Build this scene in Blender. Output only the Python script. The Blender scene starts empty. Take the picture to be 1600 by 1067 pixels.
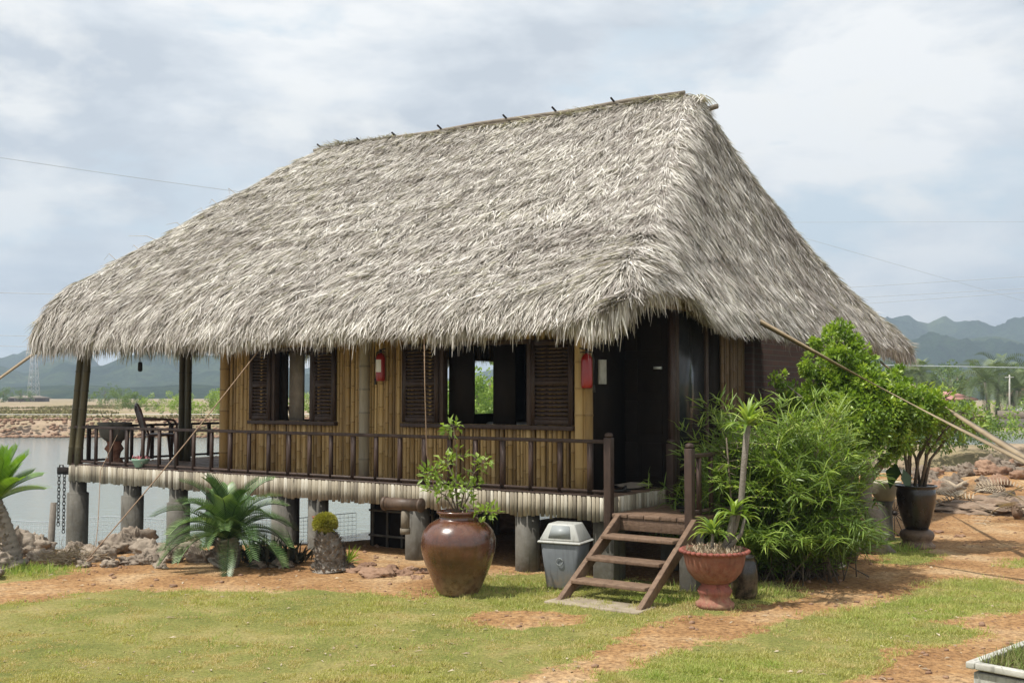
import bpy, math, random
import numpy as np
from mathutils import Vector, Matrix
random.seed(7); RNG = np.random.default_rng(7)
R = math.radians
S = bpy.context.scene
COL = S.collection
# ------------------------------------------------------------------ camera
CAMH = 2.25; F = 1700.0; HOR = 618.0
PITCH = math.atan((HOR - 533.5) / F)
cd = bpy.data.cameras.new('camera'); cam = bpy.data.objects.new('camera', cd); COL.objects.link(cam)
cam.location = (0, 0, CAMH); cam.rotation_euler = (R(90) + PITCH, 0, 0)
cd.lens = 36.0 * F / 1600.0; cd.sensor_width = 36; cd.clip_start = .1; cd.clip_end = 20000
S.camera = cam
# ------------------------------------------------------------------ light
SUN_EL = R(62); SX, SY = -.93, -.37            # horizontal direction towards the sun
S.view_settings.view_transform = 'Standard'; S.view_settings.look = 'None'
S.view_settings.gamma = 1; S.view_settings.use_curve_mapping = False
S.view_settings.exposure = 0.30
sl = bpy.data.lights.new('sun', 'SUN'); sun = bpy.data.objects.new('sun', sl); COL.objects.link(sun)
sl.energy = 4.8; sl.angle = R(.8); sl.color = (1, .955, .88)
sv = Vector((SX, SY, 0)).normalized() * math.cos(SUN_EL) + Vector((0, 0, math.sin(SUN_EL)))
sun.rotation_euler = sv.to_track_quat('Z', 'Y').to_euler(); sun.location = (-20, -10, 40)
W = bpy.data.worlds.new('World'); S.world = W; W.use_nodes = True

def nd(nt, t, **k):
    n = nt.nodes.new(t)
    for a, b in k.items():
        if a.startswith('i_'):
            n.inputs[a[2:].replace('_', ' ')].default_value = b
        else: setattr(n, a, b)
    return n
def ramp(nt, src, stops, interp='LINEAR'):
    r = nt.nodes.new('ShaderNodeValToRGB'); r.color_ramp.interpolation = interp
    e = r.color_ramp.elements
    while len(e) < len(stops): e.new(.5)
    for el, (p, c) in zip(e, stops):
        el.position = p; el.color = (*c, 1) if len(c) == 3 else c
    nt.links.new(src, r.inputs[0]); return r.outputs[0]
def mixc(nt, fac, a, b, mode='MIX'):
    m = nt.nodes.new('ShaderNodeMix'); m.data_type = 'RGBA'; m.blend_type = mode
    for s_, v in ((m.inputs[0], fac), (m.inputs[6], a), (m.inputs[7], b)):
        if hasattr(v, 'node'): nt.links.new(v, s_)
        elif isinstance(v, (int, float)): s_.default_value = v
        else: s_.default_value = (*v, 1)
    return m.outputs[2]
def mth(nt, op, a, b=None, c=None, clamp=False):
    m = nt.nodes.new('ShaderNodeMath'); m.operation = op; m.use_clamp = clamp
    for i, v in enumerate((a, b, c)):
        if v is None: continue
        if hasattr(v, 'node'): nt.links.new(v, m.inputs[i])
        else: m.inputs[i].default_value = v
    return m.outputs[0]

nt = W.node_tree; nt.nodes.clear()
sky = nd(nt, 'ShaderNodeTexSky', sky_type='NISHITA', sun_disc=False, sun_elevation=SUN_EL,
         sun_rotation=math.atan2(SX, SY), air_density=1.0, dust_density=1.4, ozone_density=1.0)
tc = nd(nt, 'ShaderNodeTexCoord')
mp = nd(nt, 'ShaderNodeMapping'); mp.inputs['Scale'].default_value = (1, 1, 2.6); mp.inputs['Location'].default_value = (2.37, .4, .35)
nt.links.new(tc.outputs['Generated'], mp.inputs[0])
def noise(nt, vec, scale, det=8, rough=.55, dist=0.):
    n = nd(nt, 'ShaderNodeTexNoise'); n.inputs['Scale'].default_value = scale; n.inputs['Detail'].default_value = det
    n.inputs['Roughness'].default_value = rough; n.inputs['Distortion'].default_value = dist
    if vec is not None: nt.links.new(vec, n.inputs['Vector'])
    return n.outputs['Fac']
skyc = mixc(nt, 1.0, sky.outputs[0], (.115, .112, .112), 'MULTIPLY')
n1 = noise(nt, mp.outputs[0], 2.3, 9, .5, .15)
n2 = noise(nt, mp.outputs[0], 5.5, 9, .55, .3)
sep = nd(nt, 'ShaderNodeSeparateXYZ'); nt.links.new(tc.outputs['Generated'], sep.inputs[0])
zz = mth(nt, 'MULTIPLY', sep.outputs[2], .30)
cov = mth(nt, 'ADD', mth(nt, 'ADD', n1, mth(nt, 'MULTIPLY', n2, .5)), zz)
mask = ramp(nt, cov, [(.71, (0, 0, 0)), (.80, (1, 1, 1))])
lit = ramp(nt, noise(nt, mp.outputs[0], 3.6, 9, .56, .2), [(.38, (.51, .55, .60)), (.48, (.68, .71, .74)), (.57, (.86, .86, .85))])
pale = mixc(nt, .92, skyc, (.60, .69, .75))
fin = mixc(nt, mask, pale, lit)
mp2 = nd(nt, 'ShaderNodeMapping'); mp2.inputs['Scale'].default_value = (1, 1, 2.0); mp2.inputs['Location'].default_value = (.9, 1.7, .2)
nt.links.new(tc.outputs['Generated'], mp2.inputs[0])
cu = ramp(nt, mth(nt, 'SUBTRACT', noise(nt, mp2.outputs[0], 7., 10, .55, .1), mth(nt, 'MULTIPLY', sep.outputs[2], .30)), [(.46, (0, 0, 0)), (.60, (.85, .85, .85))])
fin = mixc(nt, cu, fin, (.87, .86, .83))
bg = nd(nt, 'ShaderNodeBackground'); bg.inputs[1].default_value = 1.0
nt.links.new(fin, bg.inputs[0])
wo = nd(nt, 'ShaderNodeOutputWorld'); nt.links.new(bg.outputs[0], wo.inputs[0])

# ------------------------------------------------------------------ helpers
def ray(u, v):
    x = (u - 800) / F; y = (533.5 - v) / F
    c, s = math.cos(PITCH), math.sin(PITCH)
    return Vector((x, c - y * s, s + y * c))
def G(u, v, z=0.):                      # ground point seen at a place of the photo, height z
    d = ray(u, v); k = (z - CAMH) / d.z
    return Vector((d.x * k, d.y * k, z))
def D(u, v, y):                         # the point at depth y
    d = ray(u, v); k = y / d.y
    return Vector((d.x * k, y, CAMH + d.z * k))
D1 = Vector((-.819, .574, 0)).normalized(); D2 = Vector((.574, .819, 0)).normalized()
O = Vector((1.3, 12.5, 0))
def L(s, t, z=0.):                      # hut coordinates: s to the left along the front, t to the back
    return O + D1 * s + D2 * t + Vector((0, 0, z))
Z = Vector((0, 0, 1))

def _h(ix, iy, seed):
    n = (ix * 374761393 + iy * 668265263 + seed * 1442695041) & 0xffffffff
    n = ((n ^ (n >> 13)) * 1274126177) & 0xffffffff
    return ((n ^ (n >> 16)) & 0xffff) / 65535.0
def vn(x, y, seed=0):
    x = np.asarray(x, float); y = np.asarray(y, float)
    ix = np.floor(x).astype(np.int64); iy = np.floor(y).astype(np.int64)
    fx = x - ix; fy = y - iy; fx = fx * fx * (3 - 2 * fx); fy = fy * fy * (3 - 2 * fy)
    a = _h(ix, iy, seed); b = _h(ix + 1, iy, seed); c = _h(ix, iy + 1, seed); d = _h(ix + 1, iy + 1, seed)
    return (a * (1 - fx) + b * fx) * (1 - fy) + (c * (1 - fx) + d * fx) * fy
def fbm(x, y, seed=0, o=4):
    t = 0; a = .5; k = 1
    for i in range(o):
        t = t + a * vn(np.asarray(x) * k, np.asarray(y) * k, seed + i); a *= .5; k *= 2.03
    return t / (1 - .5 ** o)

class M:
    def __init__(s): s.v = []; s.f = []; s.r = []; s.n = 0
    def add(s, V, Fs, r=0.):
        V = np.asarray(V, float).reshape(-1, 3)
        if not isinstance(Fs, list) or isinstance(Fs[0][0], (int, np.integer)): Fs = [Fs]
        for f in Fs:
            f = np.asarray(f, int)
            if f.size: s.f.append(f + s.n)
        s.v.append(V); s.r.append(np.broadcast_to(np.asarray(r, float), (len(V),)).copy()); s.n += len(V)
        return s
    def pbox(s, c, ax, ay, az, r=0.):          # half axes
        c, ax, ay, az = (np.array(q, float) for q in (c, ax, ay, az))
        V = [c + i * ax + j * ay + k * az for i in (-1, 1) for j in (-1, 1) for k in (-1, 1)]
        Q = [[0, 1, 3, 2], [4, 6, 7, 5], [0, 4, 5, 1], [2, 3, 7, 6], [0, 2, 6, 4], [1, 5, 7, 3]]
        if np.dot(np.cross(ax, ay), az) < 0: Q = [q[::-1] for q in Q]
        return s.add(V, Q, r)
    def box(s, x0, x1, y0, y1, z0, z1, r=0.):
        return s.pbox(((x0 + x1) / 2, (y0 + y1) / 2, (z0 + z1) / 2), ((x1 - x0) / 2, 0, 0), (0, (y1 - y0) / 2, 0), (0, 0, (z1 - z0) / 2), r)
    def lbox(s, s0, s1, t0, t1, z0, z1, r=0.):
        c = L((s0 + s1) / 2, (t0 + t1) / 2, (z0 + z1) / 2)
        return s.pbox(c, D1 * ((s1 - s0) / 2), D2 * ((t1 - t0) / 2), Z * ((z1 - z0) / 2), r)
    def beam(s, a, b, w, h, up=Z, r=0.):
        a = Vector(a); b = Vector(b); d = b - a; x = d.normalized(); y = Vector(up).cross(x)
        if y.length < 1e-4: y = Vector((1, 0, 0)).cross(x)
        y.normalize(); z = x.cross(y)
        return s.pbox((a + b) / 2, d / 2, y * w / 2, z * h / 2, r)
    def tube(s, pts, rad, n=8, r=0., cap=True):
        P = np.array([tuple(p) for p in pts], float); m = len(P)
        rad = np.broadcast_to(np.asarray(rad, float), (m,))
        T = np.gradient(P, axis=0) if m > 2 else np.array([P[1] - P[0]] * 2)
        T /= np.linalg.norm(T, axis=1)[:, None] + 1e-12
        ref = np.array([0, 0, 1.]) if abs(T[0][2]) < .9 else np.array([1., 0, 0])
        X = np.cross(T, ref); X /= np.linalg.norm(X, axis=1)[:, None] + 1e-12
        Y = np.cross(T, X)
        a = np.arange(n) / n * 2 * math.pi
        V = P[:, None] + rad[:, None, None] * (np.cos(a)[None, :, None] * X[:, None] + np.sin(a)[None, :, None] * Y[:, None])
        i = np.arange(m - 1)[:, None] * n; j = np.arange(n)[None]; k = (j + 1) % n
        Q = np.stack([i + j, i + n + j, i + n + k, i + k], -1).reshape(-1, 4)
        fs = [Q]
        if cap: fs += [[list(range(n))], [list(range((m - 1) * n, m * n))[::-1]]]
        if np.ndim(r) == 1: r = np.repeat(np.asarray(r), n)
        return s.add(V.reshape(-1, 3), fs, r)
    def lathe(s, prof, n=32, c=(0, 0, 0), r=0., sq=None):      # prof [(radius, z)]
        m = len(prof); a = np.arange(n) / n * 2 * math.pi
        pr = np.array(prof, float); ca, sa = np.cos(a), np.sin(a)
        V = np.stack([pr[:, :1] * ca, pr[:, :1] * sa, np.broadcast_to(pr[:, 1:], (m, n))], -1) + np.array(c, float)
        i = np.arange(m - 1)[:, None] * n; j = np.arange(n)[None]; k = (j + 1) % n
        Q = np.stack([i + j, i + k, i + n + k, i + n + j], -1).reshape(-1, 4)
        return s.add(V.reshape(-1, 3), [Q, [list(range(n))[::-1]], [list(range((m - 1) * n, m * n))]], r)
    def blades(s, P, Dr, N, Ln, Wd, bend=0., r=0.):            # tapered strips, three stations
        P, Dr, N = (np.asarray(q, float) for q in (P, Dr, N)); n = len(P)
        Dr = Dr / (np.linalg.norm(Dr, axis=1)[:, None] + 1e-9)
        Sd = np.cross(Dr, N); Sd /= np.linalg.norm(Sd, axis=1)[:, None] + 1e-9
        Ln = np.broadcast_to(Ln, (n,))[:, None]; Wd = np.broadcast_to(Wd, (n,))[:, None]; bend = np.broadcast_to(bend, (n,))[:, None]
        md = P + Dr * Ln * .5 + N * bend * Ln * .25
        tp = P + Dr * Ln
        V = np.stack([P - Sd * Wd * .35, P + Sd * Wd * .35, md - Sd * Wd * .5, md + Sd * Wd * .5, tp - Sd * Wd * .08, tp + Sd * Wd * .08], 1)
        b = np.arange(n)[:, None] * 6
        Q = np.concatenate([b + np.array([0, 1, 3, 2]), b + np.array([2, 3, 5, 4])])
        return s.add(V.reshape(-1, 3), Q, np.repeat(np.broadcast_to(r, (n,)), 6))
    def leaves(s, P, Dr, N, Ln, Wd, fold=.25, droop=.1, r=0.): # pointed ovals
        P, Dr, N = (np.asarray(q, float) for q in (P, Dr, N)); n = len(P)
        Dr = Dr / (np.linalg.norm(Dr, axis=1)[:, None] + 1e-9)
        Sd = np.cross(Dr, N); Sd /= np.linalg.norm(Sd, axis=1)[:, None] + 1e-9
        Up = np.cross(Sd, Dr)
        Ln = np.broadcast_to(Ln, (n,))[:, None]; Wd = np.broadcast_to(Wd, (n,))[:, None]
        m1 = P + Dr * Ln * .4; tp = P + Dr * Ln - Up * Ln * droop
        V = np.stack([P, m1 - Sd * Wd * .5 + Up * Wd * fold, tp, m1 + Sd * Wd * .5 + Up * Wd * fold, m1 ], 1)
        b = np.arange(n)[:, None] * 5
        Q = np.concatenate([b + np.array([0, 4, 1]), b + np.array([4, 2, 1]), b + np.array([0, 3, 4]), b + np.array([4, 3, 2])])
        return s.add(V.reshape(-1, 3), Q, np.repeat(np.broadcast_to(r, (n,)), 5))
    def blob(s, c, rx, ry, rz, amp=.2, seed=0, n=10, r=0., freq=1.6, jag=0.):
        u = np.linspace(0, 2 * math.pi, 2 * n, endpoint=False); v = np.linspace(0, math.pi, n + 1)
        U, Vv = np.meshgrid(u, v); dx, dy, dz = np.cos(U) * np.sin(Vv), np.sin(U) * np.sin(Vv), np.cos(Vv)
        k = 1 + amp * (2 * (vn(dx * freq + 5 + dz, dy * freq + 9 - dz, seed) + .5 * vn(dx * 3 * freq + dz * 2, dz * 3 * freq + dy, seed + 3)) - 1.5)
        if jag:
            rd = np.abs(vn(dx * 4 * freq + dz * 3, dy * 4 * freq - dz * 3, seed + 11) - .5) + .5 * np.abs(vn(dx * 9 * freq - dz * 7, dy * 9 * freq + dz * 6, seed + 12) - .5)
            k = k * (1 + jag * (rd * 2.2 - .8))
        V = np.stack([dx * rx * k, dy * ry * k, dz * rz * k], -1).reshape(-1, 3) + np.array(tuple(c))
        m = 2 * n; i = np.arange(n)[:, None] * m; j = np.arange(m)[None]; q = (j + 1) % m
        return s.add(V, np.stack([i + j, i + m + j, i + m + q, i + q], -1).reshape(-1, 4), r)
    def build(s, name, mat, parent=None, smooth=False, bevel=0., local=False):
        V = np.concatenate(s.v); r = np.concatenate(s.r)
        if parent is not None and not local:
            w = np.zeros(3); p = parent
            while p is not None: w += np.array(p.location); p = p.parent
            V = V - w
        me = bpy.data.meshes.new(name)
        me.vertices.add(len(V)); me.vertices.foreach_set('co', V.astype(np.float32).ravel())
        tot = []; lp = []
        for f in s.f:
            tot.append(np.full(len(f), f.shape[1])); lp.append(f.ravel())
        tot = np.concatenate(tot); lp = np.concatenate(lp)
        me.loops.add(len(lp)); me.loops.foreach_set('vertex_index', lp.astype(np.int32))
        me.polygons.add(len(tot)); st = np.concatenate([[0], np.cumsum(tot)[:-1]])
        me.polygons.foreach_set('loop_start', st.astype(np.int32)); me.polygons.foreach_set('loop_total', tot.astype(np.int32))
        if smooth: me.polygons.foreach_set('use_smooth', np.ones(len(tot), bool))
        a = me.attributes.new('rnd', 'FLOAT', 'POINT'); a.data.foreach_set('value', r.astype(np.float32))
        me.update(calc_edges=True); me.materials.append(mat)
        o = bpy.data.objects.new(name, me); COL.objects.link(o)
        if parent is not None: o.parent = parent
        if bevel:
            b = o.modifiers.new('bevel', 'BEVEL'); b.width = bevel; b.segments = 2; b.limit_method = 'ANGLE'
        return o
def tag(o, label=None, cat=None, group=None, kind=None):
    if label: o['label'] = label
    if cat: o['category'] = cat
    if group: o['group'] = group
    if kind: o['kind'] = kind
    return o
def thing(name, loc, label, cat, group=None, rz=0.):
    o = bpy.data.objects.new(name, None); COL.objects.link(o); o.location = loc; o.rotation_euler = (0, 0, rz)
    o.empty_display_size = .2
    return tag(o, label, cat, group)
def dup(root, loc, rz=0., sc=1., label=None, group=None):
    def cp(o, par):
        c = o.copy(); COL.objects.link(c)
        if par is not None: c.parent = par
        for ch in list(o.children): cp(ch, c)
        return c
    r = cp(root, None); r.location = loc; r.rotation_euler = (0, 0, rz); r.scale = (sc, sc, sc)
    if label: r['label'] = label
    if group: r['group'] = group
    return r

# ------------------------------------------------------------------ materials
MATS = {}
def mat(name, c1, c2, rough=.7, scale=8., attr=.6, bump=.2, bscale=None, stretch=(1, 1, 1), spec=.4, trans=0., det=5, c3=None, metal=0., coat=0., obj=True):
    """c1..c2 mixed by noise and by the per-piece random attribute"""
    m = bpy.data.materials.new(name); m.use_nodes = True; nt = m.node_tree; MATS[name] = m
    b = nt.nodes['Principled BSDF']; out = nt.nodes['Material Output']
    t = nd(nt, 'ShaderNodeTexCoord'); mp = nd(nt, 'ShaderNodeMapping'); mp.inputs['Scale'].default_value = stretch
    nt.links.new(t.outputs['Object'], mp.inputs[0])
    n = noise(nt, mp.outputs[0], scale, det, .6)
    at = nd(nt, 'ShaderNodeAttribute', attribute_name='rnd')
    nn = mth(nt, 'MULTIPLY_ADD', mth(nt, 'SUBTRACT', n, .5), 1.9, .5, clamp=True)
    fac = mth(nt, 'ADD', mth(nt, 'MULTIPLY', nn, 1 - attr), mth(nt, 'MULTIPLY', at.outputs['Fac'], attr), clamp=True)
    st = [(0, c1), (1, c2)] if c3 is None else [(0, c1), (.55, c2), (1, c3)]
    col = ramp(nt, fac, st)
    nt.links.new(col, b.inputs['Base Color']); b.inputs['Roughness'].default_value = rough
    b.inputs['Specular IOR Level'].default_value = spec; b.inputs['Metallic'].default_value = metal
    b.inputs['Coat Weight'].default_value = coat; b.inputs['Coat Roughness'].default_value = .15
    if bump:
        bn = nd(nt, 'ShaderNodeBump'); bn.inputs['Strength'].default_value = bump; bn.inputs['Distance'].default_value = .02
        nt.links.new(noise(nt, mp.outputs[0], bscale or scale * 3, 6, .6), bn.inputs['Height'])
        nt.links.new(bn.outputs[0], b.inputs['Normal'])
    if trans:
        tr = nd(nt, 'ShaderNodeBsdfTranslucent'); nt.links.new(mixc(nt, 1., col, (1.5, 1.6, .7), 'MULTIPLY'), tr.inputs[0])
        ms = nd(nt, 'ShaderNodeMixShader'); ms.inputs[0].default_value = trans
        nt.links.new(b.outputs[0], ms.inputs[1]); nt.links.new(tr.outputs[0], ms.inputs[2]); nt.links.new(ms.outputs[0], out.inputs[0])
    return m
thatch = mat('thatch', (.14, .11, .09), (.45, .415, .385), .8, 3., .82, 0, c3=(.87, .835, .80), spec=.25, trans=.12)
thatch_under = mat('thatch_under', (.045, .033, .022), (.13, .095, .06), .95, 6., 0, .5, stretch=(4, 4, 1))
bamboo = mat('bamboo', (.10, .055, .018), (.35, .225, .085), .55, 2., .72, .15, stretch=(6, 6, 1), c3=(.54, .38, .17))
bamboo_pale = mat('bamboo_pale', (.11, .09, .065), (.34, .295, .215), .65, 3., .75, .25, stretch=(9, 9, 1.5), c3=(.56, .53, .45))
bamboo_green = mat('bamboo_green', (.09, .08, .03), (.24, .22, .10), .5, 3., .6, .15)
strap_m = mat('strap', (.20, .145, .085), (.36, .28, .18), .6, 5., .2, .1)
darkwood = mat('darkwood', (.028, .016, .011), (.085, .048, .034), .55, 5., .35, .3, stretch=(3, 3, 1), spec=.4)
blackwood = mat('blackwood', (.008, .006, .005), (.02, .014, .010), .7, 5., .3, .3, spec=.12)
stairwood = mat('stairwood', (.08, .045, .028), (.24, .155, .10), .6, 4., .35, .45, stretch=(4, 4, 4), det=8)
greywood = mat('greywood', (.14, .115, .09), (.30, .26, .21), .8, 6., .3, .4)
concrete = mat('concrete', (.075, .07, .06), (.22, .21, .185), .9, 3.5, .15, .4, det=8)
concrete_light = mat('concrete_light', (.34, .33, .29), (.56, .55, .50), .85, 6., 0, .3, det=8)
brick_m = None
jar_m = mat('glazed_clay', (.028, .011, .007), (.095, .034, .018), .22, 2.2, .0, .12, stretch=(1, 1, 3), spec=.6, coat=.5, c3=(.15, .068, .035))
terracotta = mat('terracotta', (.13, .045, .026), (.28, .10, .06), .75, 7., .1, .35, det=8)
redpaint_clay = mat('red_clay', (.17, .045, .032), (.33, .11, .08), .7, 9., .1, .3)
black_glaze = mat('black_glaze', (.008, .007, .006), (.03, .022, .018), .28, 5., 0, .1, coat=.4)
brown_glaze = mat('brown_glaze', (.05, .032, .022), (.12, .08, .055), .5, 5., 0, .3)
bin_grey = mat('bin_grey', (.15, .165, .18), (.20, .215, .235), .45, 3., 0, .05)
bin_white = mat('bin_white', (.32, .33, .31), (.44, .45, .42), .4, 3., 0, .05)
bin_flap = mat('bin_flap', (.24, .26, .26), (.31, .33, .33), .45, 3., 0, .05)
ext_red = mat('extinguisher_red', (.24, .012, .012), (.33, .02, .018), .3, 3., 0, 0, coat=.3)
white_p = mat('white_paint', (.62, .61, .56), (.74, .73, .68), .6, 5., 0, .1)
black_p = mat('black_plastic', (.015, .014, .013), (.03, .028, .026), .5, 5., 0, 0)
brown_p = mat('brown_plastic', (.06, .03, .022), (.10, .05, .036), .42, 5., 0, 0)
green_p = mat('green_plastic', (.22, .36, .26), (.30, .45, .34), .5, 5., 0, .1)
iron = mat('iron', (.02, .018, .017), (.05, .042, .038), .55, 20., 0, .2, metal=.5)
steel_grey = mat('steel_grey', (.42, .44, .46), (.55, .57, .58), .6, 5., .3, 0)
wire_m = mat('wire', (.40, .42, .45), (.5, .52, .54), .6, 5., 0, 0)
rope_m = mat('rope', (.20, .13, .08), (.36, .25, .17), .8, 30., 0, .2)
rock_m = mat('rock', (.09, .065, .05), (.27, .22, .17), .95, 7., .25, 1., det=10, c3=(.42, .36, .29), bscale=14)
redrock_m = mat('red_stone', (.15, .08, .05), (.36, .23, .15), .9, 8., .5, .7, det=9)
bark = mat('bark', (.09, .07, .05), (.25, .20, .15), .9, 12., .3, .7, stretch=(2, 2, 1), det=8)
bark_grey = mat('bark_grey', (.14, .12, .10), (.34, .30, .25), .9, 16., .5, .7, det=8)
lf_bamboo = mat('leaf_bush', (.022, .055, .010), (.18, .27, .045), .45, 1.5, .75, 0, trans=.28, c3=(.48, .55, .14), spec=.5)
lf_shrub = mat('leaf_shrub', (.03, .075, .010), (.20, .31, .035), .4, 1.5, .7, 0, trans=.28, c3=(.52, .60, .10), spec=.5)
lf_lime = mat('leaf_lime', (.08, .15, .02), (.24, .34, .06), .45, 1.5, .75, 0, trans=.3, c3=(.42, .50, .13), spec=.5)
lf_cycad = mat('leaf_cycad', (.018, .05, .014), (.09, .16, .05), .4, 1.5, .7, 0, trans=.15, c3=(.28, .38, .15), spec=.5)
lf_cycad_b = mat('leaf_cycad_young', (.05, .13, .012), (.16, .29, .03), .4, 1.5, .7, 0, trans=.3, c3=(.28, .40, .07), spec=.5)
lf_yellow = mat('leaf_yellow', (.20, .19, .03), (.42, .40, .07), .6, 4., .7, 0, trans=.2)
lf_palm = mat('leaf_palm', (.045, .075, .03), (.13, .17, .075), .5, 1., .7, 0, trans=.2, c3=(.25, .29, .15))
lf_far = mat('leaf_far', (.045, .085, .025), (.13, .20, .05), .7, .4, .6, 0, trans=.2, c3=(.24, .31, .09))
lf_dead = mat('leaf_dry', (.16, .11, .07), (.38, .30, .21), .8, 4., .7, 0, trans=.1, c3=(.56, .48, .36))
lf_dark = mat('leaf_dark', (.015, .02, .012), (.05, .05, .03), .6, 4., .7, 0)
flower_pink = mat('flower_pink', (.55, .16, .2), (.7, .35, .36), .7, 9., .6, 0)
roof_red = mat('roof_red', (.38, .18, .15), (.56, .32, .28), .8, 1., .3, .2)
house_cream = mat('house_wall', (.55, .50, .42), (.68, .64, .56), .8, 1., .2, .1)
tin = mat('roof_tin', (.50, .53, .55), (.68, .70, .71), .5, .7, .2, 0)
dark_glass = mat('dark_window', (.02, .022, .025), (.05, .052, .056), .2, 5., 0, 0)
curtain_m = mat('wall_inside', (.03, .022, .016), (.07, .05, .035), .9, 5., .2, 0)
cream_ceramic = mat('cream_ceramic', (.42, .38, .28), (.56, .52, .41), .7, 8., 0, .2)
table_m = mat('table_top', (.30, .30, .29), (.42, .42, .41), .45, 3., 0, .05)
soil = mat('soil', (.05, .035, .022), (.14, .10, .065), 1., 14., 0, .8)

# bricks
m = bpy.data.materials.new('brick'); m.use_nodes = True; nt = m.node_tree; b = nt.nodes['Principled BSDF']
t = nd(nt, 'ShaderNodeTexCoord'); mp = nd(nt, 'ShaderNodeMapping'); mp.inputs['Rotation'].default_value = (0, 0, -math.atan2(D2.y, D2.x))
nt.links.new(t.outputs['Object'], mp.inputs[0])
sp = nd(nt, 'ShaderNodeSeparateXYZ'); nt.links.new(mp.outputs[0], sp.inputs[0])
cb = nd(nt, 'ShaderNodeCombineXYZ'); nt.links.new(sp.outputs[0], cb.inputs[0]); nt.links.new(sp.outputs[2], cb.inputs[1])
bt = nd(nt, 'ShaderNodeTexBrick'); nt.links.new(cb.outputs[0], bt.inputs[0])
bt.inputs['Color1'].default_value = (.05, .022, .015, 1); bt.inputs['Color2'].default_value = (.03, .014, .011, 1); bt.inputs['Mortar'].default_value = (.04, .033, .027, 1)  # bricks and mortar darkened, deep eave shade put into their colours
bt.inputs['Scale'].default_value = 1; bt.inputs['Brick Width'].default_value = .23; bt.inputs['Row Height'].default_value = .085; bt.inputs['Mortar Size'].default_value = .009
nt.links.new(bt.outputs[0], b.inputs['Base Color']); b.inputs['Roughness'].default_value = .9
bn = nd(nt, 'ShaderNodeBump'); bn.inputs['Strength'].default_value = .6; bn.inputs['Distance'].default_value = .01; bn.invert = True
nt.links.new(bt.outputs['Fac'], bn.inputs['Height']); nt.links.new(bn.outputs[0], b.inputs['Normal']); brick_m = m

def weather(m, dust=(.36, .25, .16), zfade=.30, amt=.75, sc=5., streak=(14, 14, 1.2), sk=.5):
    """real dirt: splashes that thin out above the foot, runs down the side"""
    nt = m.node_tree; b = nt.nodes['Principled BSDF']; src = b.inputs['Base Color'].links[0].from_socket
    t = nd(nt, 'ShaderNodeTexCoord'); s_ = nd(nt, 'ShaderNodeSeparateXYZ'); nt.links.new(t.outputs['Object'], s_.inputs[0])
    h_ = mth(nt, 'SUBTRACT', 1., mth(nt, 'DIVIDE', s_.outputs[2], zfade), clamp=True)
    f = mth(nt, 'MULTIPLY', mth(nt, 'MULTIPLY', h_, amt), ramp(nt, noise(nt, t.outputs['Object'], sc * 3, 7, .7), [(.40, (.1, .1, .1)), (.58, (1, 1, 1))]))
    mp = nd(nt, 'ShaderNodeMapping'); mp.inputs['Scale'].default_value = streak; nt.links.new(t.outputs['Object'], mp.inputs[0])
    st_ = ramp(nt, noise(nt, mp.outputs[0], 1.6, 6, .65), [(.52, (1, 1, 1)), (.68, (1 - sk, 1 - sk, 1 - sk))])
    c = mixc(nt, 1., src, st_, 'MULTIPLY'); c = mixc(nt, f, c, dust); nt.links.new(c, b.inputs['Base Color'])
    r_ = mth(nt, 'ADD', b.inputs['Roughness'].default_value, mth(nt, 'MULTIPLY', mth(nt, 'SUBTRACT', noise(nt, t.outputs['Object'], 9, 6, .7), .42), .5), clamp=True)
    r_ = mth(nt, 'ADD', r_, mth(nt, 'MULTIPLY', f, .5), clamp=True); nt.links.new(r_, b.inputs['Roughness'])
for m_, kw in ((jar_m, {}), (terracotta, dict(zfade=.8, amt=.5, sk=.35)), (redpaint_clay, dict(zfade=.25)), (bin_grey, dict(sc=3, sk=.25, zfade=.25)), (bin_white, dict(zfade=.9, amt=.35, sk=.3)), (black_glaze, dict(amt=.6)), (concrete, dict(dust=(.10, .085, .06), zfade=.9, amt=.6, streak=(7, 7, .8), sk=.55)), (concrete_light, dict(dust=(.16, .15, .10), zfade=.6, amt=.7, streak=(12, 12, 2), sk=.45)), (stairwood, dict(dust=(.30, .21, .14), zfade=.9, amt=.35, sk=.4)), (darkwood, dict(dust=(.16, .12, .09), zfade=1.4, amt=.3, sk=.3)), (brown_glaze, {})): weather(m_, **kw)
bamboo_dark = mat('bamboo_dark', (.035, .028, .012), (.11, .09, .04), .5, 3., .6, .15, stretch=(6, 6, 1))  # darker bamboo for the left posts; veranda shade put into the colour
bamboo_shade = mat('bamboo_shaded', (.06, .035, .015), (.17, .105, .05), .6, 3., .6, .15, stretch=(6, 6, 1))  # darker bamboo for the right side piece; eave shade put into its colour
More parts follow.
